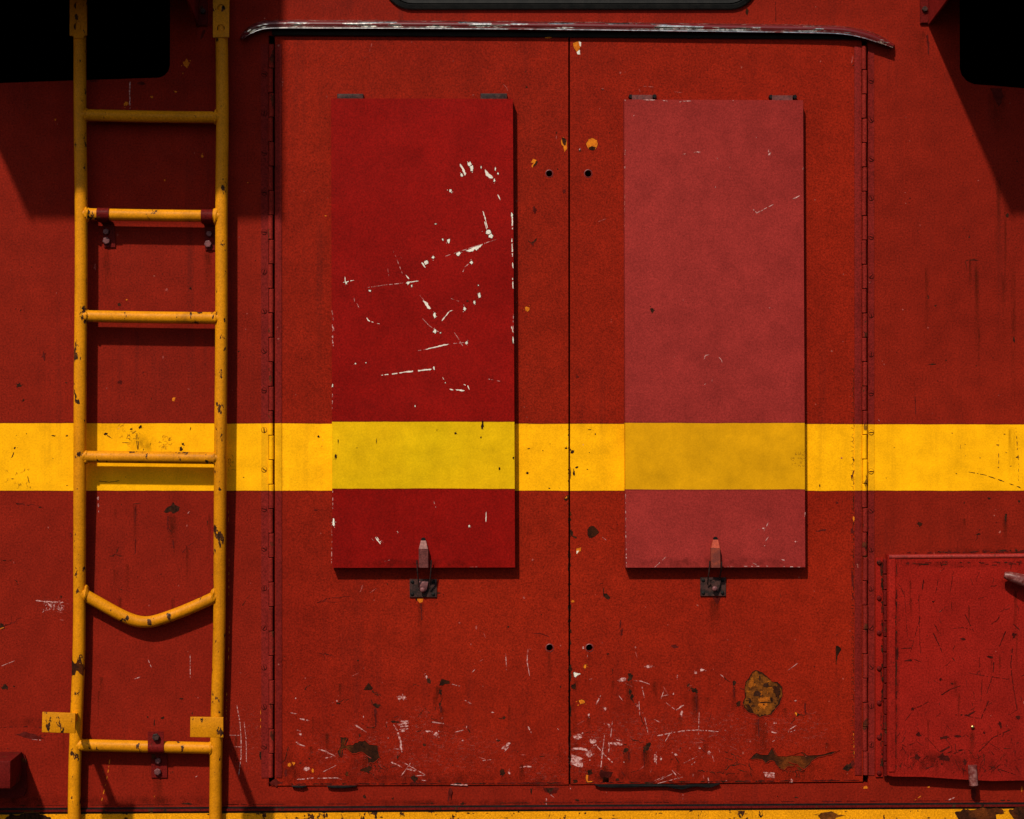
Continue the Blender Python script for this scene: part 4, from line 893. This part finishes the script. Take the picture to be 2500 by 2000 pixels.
for q in range(44):    # low scuffs and scratches
    x = 1400 + abs(w.rnd.gauss(0, 320)); y = 1895 - abs(w.rnd.gauss(0, 120)); a = w.rnd.gauss(0.1, 0.9); l = w.rnd.uniform(3, 22)
    if x > 2075: continue
    w.stroke([(x, y), (x + l * math.cos(a), y + l * math.sin(a))], w.rnd.uniform(0.8, 2.2), w.rnd.choice(('faint', 'faint', 'faint', 'chip', 'stain')))
for q in range(40):
    w.blob(w.rnd.uniform(1400, 2075), w.rnd.uniform(140, 1890), w.rnd.uniform(0.8, 1.8), w.rnd.uniform(0.8, 2.2), w.rnd.choice(('faint', 'chip', 'stain')))
for q in range(60):
    x = w.rnd.uniform(1395, 2095); w.blob(x, 1911.5 - (x - 1395) * 0.0094, w.rnd.uniform(3, 11), w.rnd.uniform(0.8, 2.2), w.rnd.choice(('chip', 'stain', 'seam')))
for q in range(40):
    w.blob(1393, 1910 - 880 * w.rnd.random() ** 1.5, 0.4 + w.rnd.expovariate(1.6), 1 + w.rnd.expovariate(0.25), w.rnd.choice(('chip', 'chip', 'darkrust')))
y = 900
while y < 1880:         # crazed paint beside the hinge strip
    mat = 'crackle' if 1035 < y < 1198 else 'chip'
    w.stroke([(2083 + w.rnd.uniform(-1.5, 1.5), y), (2084 + w.rnd.uniform(-1.5, 1.5), y + w.rnd.uniform(5, 13))], 1.7, mat)
    w.crack(2084, y, w.rnd.uniform(4, 9), math.pi + w.rnd.uniform(-0.7, 0.7), mat, 1.5, 0.5, 0); y += w.rnd.uniform(7, 15)
for y0, l in ((1390, 46), (1440, 30), (1290, 20), (1150, 26), (1850, 24)): w.blob(2082, y0 + l / 2, 3.2, l / 2, 'stain', 0, 0.5)
w.blob(2084, 1266, 2.4, 7, 'orange'); w.blob(2084, 1124, 2.2, 4.5, 'chip'); w.stroke([(2084, 1790), (2085, 1850)], 3, 'orange', 1.2, True); w.poly([(2066, 1866), (2082, 1862), (2080, 1876), (2070, 1884), (2056, 1878)], 'chip', 1.4)
blobs(w, Zm(1900, 960, 0.2783), 0.2783, 'chip', [(363, 812, 6, 12)])
w.build(WN)
rp = big_patch(rd, H5((1735, 295), (1790, 310), (1830, 345), (1860, 380), (1905, 385), (1940, 420), (1945, 480), (1925, 550), (1890, 590), (1860, 635), (1800, 645), (1770, 655), (1735, 630), (1690, 620), (1650, 580), (1640, 545), (1660, 500), (1655, 440), (1660, 390), (1690, 350), (1710, 310)),
               'rust', Y_DOOR, 7, 0.8, label='large round rust patch')
w = Wear(rp, Y_DOOR - 0.00060, 9)
w.poly(H5((1722, 490), (1735, 455), (1755, 450), (1800, 492)), 'chip', 0.8)
w.poly(H5((1760, 510), (1800, 500), (1845, 505), (1830, 560), (1800, 590), (1765, 570)), 'brightrust', 3.4, sub=5); w.poly(H5((1690, 370), (1720, 350), (1730, 400), (1700, 440), (1685, 420)), 'brightrust', 2.0)
w.poly(H5((1870, 420), (1915, 410), (1930, 450), (1915, 510), (1890, 500), (1875, 460)), 'darkrust', 2.4); w.poly(H5((1660, 560), (1690, 555), (1720, 600), (1690, 610)), 'darkrust', 2.0)
for q in range(26):
    a = w.rnd.random() * 6.28; r = 44 * w.rnd.random() ** 0.5; w.blob(1862 + r * math.cos(a), 1695 + r * math.sin(a) * 1.05, 1 + w.rnd.expovariate(0.5), 1 + w.rnd.expovariate(0.5), w.rnd.choice(('darkrust', 'brightrust', 'chip')))
w.build({'chip': 'bare_metal_spot', 'brightrust': 'bright_rust', 'darkrust': 'dark_rust'})
H8 = Zm(1900, 1320, 0.3942)
big_patch(rd, H5((1690, 965), (1745, 918), (1775, 930), (1830, 930), (1862, 878), (1885, 925), (1905, 942), (1965, 945), (2035, 930), (2090, 908), (2112, 938)) +
          H8((80, 1330), (150, 1306), (185, 1330), (262, 1325), (340, 1305), (382, 1298), (330, 1327), (250, 1342), (215, 1362), (190, 1395), (152, 1425), (118, 1385), (60, 1372)) +
          H5((2110, 1045), (2070, 1060), (2040, 1020), (1985, 1022), (1950, 1050), (1915, 1035), (1882, 985), (1850, 975), (1815, 1000), (1790, 970), (1730, 968)), 'darkrust', Y_DOOR, 13, 1.0, label='long torn rust patch along the foot', lipw=0.0008, lipd=-0.0012)

# ================================================================== WEAR: body side
w = Wear(body, 0.0, 41)
Z1_ = Zm(0, 0, 0.3247); Z2_ = Zm(0, 480, 0.3247); Z3_ = Zm(0, 980, 0.3247); Z4_ = Zm(0, 1480, 0.3247)
w.stroke(Z1_((977, 602), (975, 700), (977, 822)), 3, 'pink', 2.4)
blobs(w, Z1_, k, 'orange', [(1403, 475, 24, 22), (945, 782, 18, 14), (1140, 730, 10, 9), (1322, 689, 10, 6), (1520, 1175, 9, 12), (415, 900, 6, 6), (1238, 1355, 6, 6), (1375, 553, 4, 6), (1862, 1374, 5, 4)])
w.blob(*Z1_((1405, 468)), 3, 2, 'darkrust'); w.stroke(Z1_((1540, 225), (1510, 300)), 8, 'stain', 3); blobs(w, Z1_, k, 'stain', [(700, 610, 40, 6), (1060, 625, 30, 12)])
blobs(w, Z2_, k, 'chip', [(142, 1418, 22, 14), (175, 1532, 10, 10), (1432, 692, 10, 8), (895, 812, 12, 10), (498, 1400, 8, 4), (155, 855, 6, 8), (1795, 1165, 6, 8)]); w.crack(*Z2_((120, 1395)), 18, 0.7, 'chip', 2, 0.5, 2)
blobs(w, Z2_, k, 'stain', [(330, 1195, 12, 30), (905, 1400, 16, 14)]); blobs(w, Z2_, k, 'orange', [(1306, 1528, 12, 15), (952, 776, 6, 6)])
blobs(w, Z2_, k, 'faint', [(1250, 702, 10, 10), (1225, 1208, 5, 10), (715, 530, 8, 24), (885, 288, 8, 6), (1847, 997, 5, 5), (2000, 1285, 8, 18), (1418, 1447, 8, 6)])
# left panel stripe chips and crazing
blobs(w, Z3_, k, 'chip', [(405, 259, 15, 5), (505, 259, 8, 7), (110, 350, 11, 7), (795, 246, 12, 10), (1055, 193, 12, 12), (985, 208, 10, 6), (1360, 357, 13, 12), (1372, 320, 8, 8), (1383, 330, 6, 6), (198, 243, 4, 4), (122, 255, 4, 3), (92, 583, 8, 4), (504, 632, 5, 5), (1832, 572, 5, 3)])
lines(w, Z3_, k, 'chip', [(((105, 380), (86, 425)), 7), (((800, 250), (842, 280)), 5), (((1030, 240), (1028, 300), (1034, 366)), 6), (((1040, 245), (1040, 366)), 4), (((1138, 298), (1128, 332)), 6), (((890, 309), (985, 313)), 4), (((1435, 193), (1428, 220)), 5), (((207, 560), (228, 655)), 5), (((1342, 350), (1356, 352)), 5)])
for q in range(75):
    a = w.rnd.choice(((75, 500, 190, 150), (940, 170, 150, 190), (1230, 250, 110, 100), (960, 200, 90, 90), (1710, 400, 80, 130)))
    c = Z3_((a[0] - 40 + a[2] * w.rnd.random(), a[1] + a[3] * w.rnd.random())); w.crack(c[0], c[1], w.rnd.uniform(4, 16), w.rnd.choice((1.57, 1.4, 0.2, 1.8)) + w.rnd.uniform(-0.3, 0.3), 'crackle', 1.1, 0.7, 1)
w.stroke(Z3_((740, 600), (820, 608), (900, 597)), 1.6, 'crackle')
# red below the stripe, left
w.poly(Z3_((1232, 832), (1262, 795), (1285, 785), (1300, 758), (1318, 782), (1352, 795), (1340, 825), (1300, 842), (1285, 828), (1255, 838)), 'chip', 1.0, 0.7); w.poly(Z3_((1290, 800), (1310, 795), (1318, 822), (1296, 832)), 'darkrust', 0.6)
for x, y, l, a in ((1265, 850, 44, 1.5), (1270, 960, 14, 0.7), (875, 1140, 18, -1.2), (875, 1150, 20, 2.9), (870, 1155, 18, 0.4), (1550, 890, 18, 1.3), (20, 1700, 60, -0.42), (120, 770, 60, 0.06), (1000, 775, 16, 0.0), (110, 1340, 18, 0.1), (120, 1350, 14, 1.5), (10, 1200, 30, -0.35), (525, 975, 16, 1.4), (1370, 1140, 40, -0.8), (1820, 1535, 26, -0.8)):
    c = Z3_((x, y)); w.crack(c[0], c[1], l, a, 'stain' if l > 30 else 'chip', 2.0, 0.3, 1)
lines(w, Z3_, k, 'stain', [(((1018, 780), (1015, 930)), 6), (((1020, 1030), (1015, 1150)), 6), (((1300, 1040), (1308, 1135)), 9), (((1258, 860), (1268, 985)), 6)])
blobs(w, Z3_, k, 'chip', [(15, 1690, 22, 20), (300, 795, 14, 6), (135, 770, 14, 6), (910, 1415, 8, 8), (460, 1470, 6, 12)]); w.stroke(Z3_((0, 1712), (30, 1700)), 3, 'orange')
lines(w, Z3_, k, 'pink', [(((737, 715), (742, 835)), 11), (((1410, 845), (1425, 828)), 12)], True); blobs(w, Z3_, k, 'faint', [(1405, 937, 5, 8), (1342, 1387, 6, 6), (1120, 1535, 6, 8)])
for q in range(46):      # chalky scuff left of the rail
    c = Z3_((320 + 160 * w.rnd.random(), 1500 + 70 * w.rnd.random() * 0.9)); w.crack(c[0], c[1], w.rnd.uniform(5, 14), w.rnd.choice((0.1, 0.9, 1.9)), 'pink', 1.4, 0.8, 0)
lines(w, Z3_, k, 'pink', [(((268, 1498), (350, 1506), (480, 1512)), 7), (((350, 1510), (390, 1545)), 10)]); lines(w, Z3_, k, 'faint', [(((500, 1520), (545, 1520)), 5), (((450, 1640), (490, 1650)), 8), (((430, 1580), (500, 1600)), 5)], True)
# low left
blobs(w, Z4_, k, 'chip', [(35, 612, 24, 20), (105, 605, 8, 6), (1110, 832, 6, 8), (1222, 842, 12, 12), (1160, 878, 4, 20), (1365, 695, 12, 6), (1445, 803, 6, 10), (1410, 1485, 40, 8), (90, 1125, 6, 4)])
w.poly(Z4_((115, 962), (190, 945), (260, 962), (335, 1000), (260, 1002), (180, 985)), 'stain', 1.5); lines(w, Z4_, k, 'stain', [(((0, 912), (200, 905), (330, 912)), 7), (((200, 985), (440, 960)), 7)], True)
lines(w, Z4_, k, 'pink', [(((1430, 362), (1430, 540)), 3.6), (((1113, 402), (1140, 465)), 4), (((1780, 745), (1805, 880), (1813, 1010), (1813, 1130), (1794, 1275)), 5), (((1835, 870), (1850, 1000), (1853, 1185)), 4), (((1762, 1057), (1822, 1059)), 6), (((1725, 970), (1800, 972)), 4), (((0, 455), (110, 410)), 4), (((1010, 548), (1055, 532)), 5), (((1470, 1285), (1485, 1275)), 9), (((240, 1002), (310, 1008)), 5), (((1800, 498), (1812, 504)), 6)])
lines(w, Z4_, k, 'orange', [(((826, 1150), (805, 1290), (765, 1465)), 6, 9), (((1085, 555), (1086, 575)), 9), (((1160, 1425), (1162, 1450)), 8), (((1725, 110), (1718, 420)), 5), (((1705, 650), (1700, 870)), 6), (((1960, 780), (1958, 930)), 4)], True)
lines(w, Z3_, k, 'orange', [(((1720, 780), (1718, 920)), 4), (((1722, 1180), (1720, 1460)), 4)], True)
blobs(w, Z4_, k, 'chip', [(1960, 1120, 8, 26), (1985, 1240, 16, 14)])
# upper right panel
Q = Zm(1900, 480, 0.2783)
lines(w, Q, 0.2783, 'lip', [(((1650, 548), (1735, 533), (1760, 545)), 9)]); lines(w, Q, 0.2783, 'chip', [(((1648, 562), (1700, 556), (1755, 560)), 10), (((1640, 565), (1660, 660)), 6, 2), (((1735, 500), (1733, 545)), 4), (((1318, 1472), (1385, 1470)), 12)])
lines(w, Q, 0.2783, 'lip', [(((1315, 1455), (1375, 1448)), 8)]); blobs(w, Q, 0.2783, 'chip', [(2005, 165, 15, 18), (1380, 957, 8, 8), (1315, 890, 7, 9), (2068, 1255, 8, 22)])
w.poly([(2418, 215), (2445, 214), (2450, 236), (2440, 262), (2430, 245)], 'stain', 2.5)
Gz = Zm(1900, 960, 0.2783); kk = 0.2783
lines(w, Gz, kk, 'chip', [(((1655, 688), (1800, 715), (1830, 722)), 4, 6), (((1845, 728), (1905, 748)), 7), (((1925, 755), (1982, 776)), 7), (((2030, 794), (2066, 806)), 8), (((2094, 818), (2128, 833)), 11)])
lines(w, Gz, kk, 'crackle', [(((2085, 300), (2095, 450), (2108, 600), (2108, 800)), 9), (((1930, 380), (1935, 640)), 5), (((1600, 450), (1595, 520)), 4)], True)
blobs(w, Gz, kk, 'chip', [(2100, 562, 13, 6), (1562, 706, 6, 5), (1017, 474, 4, 4), (946, 745, 3, 8), (1852, 925, 18, 10), (1760, 1237, 18, 8), (1995, 1085, 12, 26), (2115, 950, 10, 12)]); blobs(w, Gz, kk, 'crackle', [(1985, 360, 8, 5), (1925, 455, 12, 5), (2000, 522, 8, 4), (1525, 350, 6, 5), (1770, 567, 5, 4), (1640, 450, 5, 4), (2040, 640, 9, 4), (1930, 650, 8, 5)])
w.blob(*Gz((1240, 1145)), 5.5, 6, 'darkrust', 0.8); w.stroke(Gz((1200, 0), (1205, 190)), 2, 'stain'); w.stroke(Gz((1995, 1060), (1990, 1160)), 3, 'stain'); w.crack(*Gz((1755, 1240)), 22, 1.9, 'stain', 2, 0.3, 0); w.stroke(Gz((878, 225), (886, 245)), 1.8, 'pink')
for q in range(60):      # grime above the hatch
    x = 2190 + 310 * w.rnd.random() ** 0.6; w.blob(x, 1350 - w.rnd.random() * 7 * ((x - 2150) / 350), 1.5 + w.rnd.expovariate(0.3), 0.5 + w.rnd.expovariate(0.9), w.rnd.choice(('chip', 'stain', 'stain')))
w.stroke(Zm(1800, 0, k)((1430, 260), (1440, 420)), 6, 'stain', 3); w.stroke(Zm(1800, 0, k)((288, 10), (290, 165)), 1.5, 'seam')
for y in (30, 40, 48): w.stroke([(2226, y), (2238, y + 1)], 2.2, 'lip')
w.blob(1824, 28, 4, 8, 'darkrust', 0.6)
# red strip under the doors
blobs(w, G, k, 'chip', [(892, 1185, 11, 16), (1105, 1200, 8, 10), (1632, 1238, 18, 8), (1400, 1235, 6, 6)]); blobs(w, H5, k, 'chip', [(398, 1274, 16, 9), (52, 1205, 8, 26), (2045, 1255, 12, 6), (1905, 1245, 5, 6)])
w.stroke(G((1540, 1120), (1530, 1170), (1520, 1225)), 6, 'stain', 3); w.poly(H5((140, 1178), (260, 1178), (240, 1220), (195, 1232), (155, 1215)), 'stain', 2.0); w.poly(H5((160, 1186), (225, 1186), (190, 1225)), 'chip', 1.5)
lines(w, H5, k, 'pink', [(((165, 1245), (166, 1308)), 8), (((190, 1225), (225, 1255)), 4), (((1193, 1225), (1194, 1270)), 4), (((345, 1182), (350, 1192)), 10)])
w.blob(*H8((540, 1528)), 6, 3, 'orange'); w.stroke(H8((845, 1608), (885, 1580)), 3, 'orange', 1.5, True); w.stroke(H8((1050, 1608), (1095, 1590)), 2, 'pink'); w.stroke(H8((1210, 1530), (1215, 1615)), 9, 'stain', 6); blobs(w, H8, 0.394, 'orange', [(932, 1527, 7, 4), (1508, 1540, 3, 20)])
for q in range(150):     # scattered small specks on the whole side
    x = w.rnd.choice((w.rnd.uniform(0, 630), w.rnd.uniform(2140, 2500))); y = w.rnd.uniform(260, 1950)
    if 1025 < y < 1205: continue
    w.blob(x, y, w.rnd.uniform(0.7, 2.0), w.rnd.uniform(0.7, 2.4), w.rnd.choice(('faint', 'chip', 'stain', 'stain')))
for q in range(70):
    x = w.rnd.uniform(0, 2500); w.stroke([(x, 1967 - x * 0.0052), (x + w.rnd.uniform(10, 60), 1967 - x * 0.0052)], w.rnd.uniform(0.8, 2.4), w.rnd.choice(('chip', 'seam', 'stain')))
w.build(WN)
# sill flaking
w = Wear(body, -0.010, 43)
w.poly([(14, 1999), (24, 1988), (48, 1990), (60, 1984), (90, 1983), (104, 1990), (122, 1994), (126, 2010), (14, 2012)], 'chip', 2.2, 0.8, 'crackle')
w.poly([(2330, 1984), (2352, 1976), (2370, 1978), (2400, 1973), (2446, 1975), (2452, 1985), (2430, 1990), (2440, 2010), (2345, 2012)], 'darkrust', 2.4, 0.8, 'chip'); w.poly([(2462, 1980), (2480, 1972), (2520, 1972), (2520, 2010), (2475, 2000)], 'darkrust', 2.4, 0.8, 'chip')
w.poly([(1998, 1990), (2010, 1984), (2030, 1982), (2045, 1990), (2065, 1990), (2040, 1996), (2035, 2004), (2005, 2003)], 'rust', 1.4, 0.8, 'chip')
for q in range(60): w.blob(w.rnd.uniform(0, 2500), w.rnd.uniform(1980, 2000), w.rnd.uniform(0.8, 5), w.rnd.uniform(0.7, 2.2), w.rnd.choice(('chip', 'crackle', 'darkrust')))
w.build(WN)
# access hatch scratches
w = Wear(ha, Y_HATCH, 51)
lines(w, H8, 0.394, 'seam', [(((900, 240), (892, 310)), 9, 4), (((993, 225), (975, 330)), 3), (((1085, 190), (1065, 320)), 3), (((745, 265), (780, 335)), 4), (((960, 570), (1015, 690)), 6), (((1155, 455), (1212, 565)), 4), (((1080, 545), (1150, 538), (1205, 552)), 4), (((760, 668), (828, 664)), 5),
    (((780, 745), (830, 738)), 7), (((840, 735), (885, 752)), 5), (((1410, 560), (1370, 655)), 9, 4), (((1465, 575), (1450, 610)), 6), (((1440, 500), (1495, 555)), 6), (((1450, 665), (1440, 770), (1455, 900), (1480, 1050)), 5), (((1335, 750), (1330, 830), (1290, 950)), 8, 3), (((1175, 818), (1290, 840), (1440, 860)), 3),
    (((1000, 962), (1060, 925), (1130, 898)), 7, 4), (((830, 1045), (880, 1025), (930, 998)), 4), (((785, 1115), (830, 1060)), 4), (((1305, 990), (1255, 1105)), 6), (((1095, 1078), (1175, 1082), (1225, 1055)), 8), (((1175, 1090), (1250, 1100)), 4), (((1440, 1170), (1330, 1220), (1240, 1310)), 5), (((1370, 1120), (1380, 1165)), 14),
    (((920, 1220), (1000, 1310)), 3), (((1000, 1310), (1065, 1275)), 9), (((1300, 1395), (1380, 1420), (1470, 1450)), 5), (((1310, 1255), (1390, 1305)), 3), (((820, 690), (880, 470)), 3), (((870, 330), (880, 700)), 3), (((780, 300), (800, 600)), 2.5), (((1262, 860), (1255, 1000)), 3), (((1245, 720), (1250, 830)), 3), (((1200, 1000), (1210, 1060)), 3)])
blobs(w, H8, 0.394, 'seam', [(1025, 1345, 36, 26), (860, 1345, 18, 20), (1030, 1220, 24, 12), (870, 1200, 14, 14), (1110, 1210, 20, 8), (832, 1040, 10, 10), (1315, 722, 26, 8), (1145, 610, 16, 6), (1155, 1370, 10, 18), (1130, 1300, 14, 6), (1275, 1190, 8, 8), (1485, 1095, 12, 10), (1460, 585, 12, 16), (735, 700, 12, 44), (960, 380, 8, 8), (820, 742, 12, 7), (695, 485, 6, 14), (1005, 860, 10, 8), (1075, 885, 9, 6)])
for q in range(150):
    lowq = w.rnd.random() < 0.55
    x = w.rnd.uniform(2195, 2500); y = 1880 - abs(w.rnd.gauss(0, 55)) if lowq else w.rnd.uniform(1385, 1880); a = w.rnd.choice((1.4, 2.2, -0.6, 0.9)) + w.rnd.gauss(0, 0.35)
    w.crack(x, y, w.rnd.uniform(6, 34), a, w.rnd.choice(('stain', 'stain', 'seam', 'seam', 'chip')), w.rnd.uniform(0.9, 2.4), 0.22, 0)
for q in range(46): w.blob(2190 + 310 * w.rnd.random() ** 0.8, 1372 + abs(w.rnd.gauss(0, 4)), 1.2 + w.rnd.expovariate(0.35), 0.5 + w.rnd.expovariate(1.1), w.rnd.choice(('chip', 'stain', 'stain', 'seam')))
for q in range(34): w.blob(w.rnd.choice((2187.5, 2187.5, 2189)), w.rnd.uniform(1380, 1880), w.rnd.uniform(0.8, 1.8), w.rnd.uniform(3, 14), w.rnd.choice(('chip', 'seam')))
w.build(WN)
# grime caught in the riveted hinge
w = Wear(ha, -0.0052, 52)
for q in range(60): w.blob(w.rnd.choice((2153, 2154, 2151)), w.rnd.uniform(1366, 1896), w.rnd.uniform(0.8, 2.6), w.rnd.uniform(2, 9), w.rnd.choice(('chip', 'rubber' if False else 'chip', 'stain')))
w.build(WN)

# ================================================================== SOFT STAINS
rnd = random.Random(77)
L = [('bleed', 918, 1730, 12, 60, 1), ('bleed', 1078, 1725, 9, 50, 1), ('bleed', 868, 1850, 26, 30, 1), ('bleed', 1028, 1462, 10, 70, 1), ('bleed', 900, 1840, 14, 36, 1), ('bleed', 1010, 1903, 12, 8, 1), ('grime', 1000, 1903, 330, 22, 0), ('grime', 705, 1880, 30, 60, 0),
     ('scuff', 1000, 1830, 300, 80, 0), ('scuff', 1020, 1760, 60, 40, 0), ('scuff', 1330, 1880, 60, 50, 0), ('grime', 1020, 1400, 60, 30, 0), ('grime', 1340, 1910, 60, 26, 0), ('bleed', 1342, 1590, 6, 50, 1), ('bleed', 1030, 600, 3, 3, 1)]
for q in range(14): L.append(('bleed', rnd.uniform(700, 1380), rnd.uniform(1650, 1870), rnd.uniform(3, 8), rnd.uniform(14, 34), 1))
soft(ld, Y_DOOR, L)
L = [('bleed', 1855, 1752, 22, 70, 1), ('bleed', 1950, 1862, 70, 26, 1), ('bleed', 1530, 1828, 12, 40, 1), ('bleed', 1578, 1828, 14, 40, 1), ('bleed', 1698, 1692, 10, 50, 1), ('bleed', 1538, 1660, 12, 46, 1), ('bleed', 1792, 1676, 8, 40, 1), ('bleed', 1745, 1458, 14, 50, 1), ('grime', 1700, 1898, 340, 20, 0),
     ('scuff', 1440, 1840, 80, 70, 0), ('scuff', 1520, 1800, 120, 70, 0), ('scuff', 1740, 1790, 200, 70, 0), ('scuff', 1950, 1780, 100, 50, 0), ('grime', 2070, 1870, 30, 30, 0), ('grime', 1475, 1895, 60, 24, 0), ('bleed', 1439, 1592, 6, 50, 1), ('grime', 1402, 1780, 10, 120, 0), ('bleed', 1470, 1895, 20, 8, 1)]
for q in range(16): L.append(('bleed', rnd.uniform(1400, 2070), rnd.uniform(1640, 1870), rnd.uniform(3, 8), rnd.uniform(14, 34), 1))
soft(rd, Y_DOOR, L)
L = [('bleed', 422, 1252, 14, 60, 1), ('bleed', 330, 1232, 6, 60, 1), ('bleed', 283, 1388, 8, 30, 1), ('grime', 110, 1765, 110, 16, 0), ('grime', 300, 1955, 330, 14, 0), ('grime', 1250, 1960, 900, 10, 0), ('bleed', 260, 608, 12, 60, 1), ('bleed', 508, 612, 12, 60, 1), ('bleed', 386, 1900, 14, 34, 1), ('scuff', 145, 1480, 60, 26, 0), ('scuff', 600, 1800, 60, 100, 0),
     ('grime', 2390, 1346, 140, 12, 0), ('bleed', 2435, 220, 26, 60, 1), ('bleed', 2248, 74, 14, 50, 1), ('bleed', 2470, 1040, 10, 70, 1), ('bleed', 2376, 1920, 14, 20, 1), ('bleed', 2454, 1262, 8, 40, 1), ('bleed', 2262, 640, 6, 120, 1), ('bleed', 2474, 640, 7, 180, 1), ('grime', 40, 1950, 70, 24, 0), ('grime', 350, 1085, 40, 26, 0)]
for q in range(26): L.append(('bleed', rnd.choice((rnd.uniform(0, 620), rnd.uniform(2150, 2500))), rnd.uniform(1210, 1850), rnd.uniform(2, 6), rnd.uniform(14, 60), 1))
for q in range(6): L.append(('bleed', rnd.uniform(2350, 2500), rnd.uniform(230, 800), rnd.uniform(3, 9), rnd.uniform(60, 140), 1))
soft(body, 0.0, L)
L = [('grime', 2340, 1378, 170, 10, 0), ('grime', 2330, 1868, 170, 34, 0), ('grime', 2188, 1620, 8, 260, 0), ('bleed', 2374, 1783, 8, 50, 1), ('grime', 2250, 1850, 60, 40, 0), ('grime', 2470, 1430, 40, 20, 0)]
for q in range(12): L.append(('bleed', rnd.uniform(2195, 2500), rnd.uniform(1390, 1800), rnd.uniform(2, 5), rnd.uniform(20, 70), 1))
soft(ha, Y_HATCH, L)
soft(sh_l, Y_SH, [('grime', 1030, 1376, 230, 14, 0)])
soft(sh_r, Y_SH, [('grime', 1745, 1374, 220, 16, 0)])
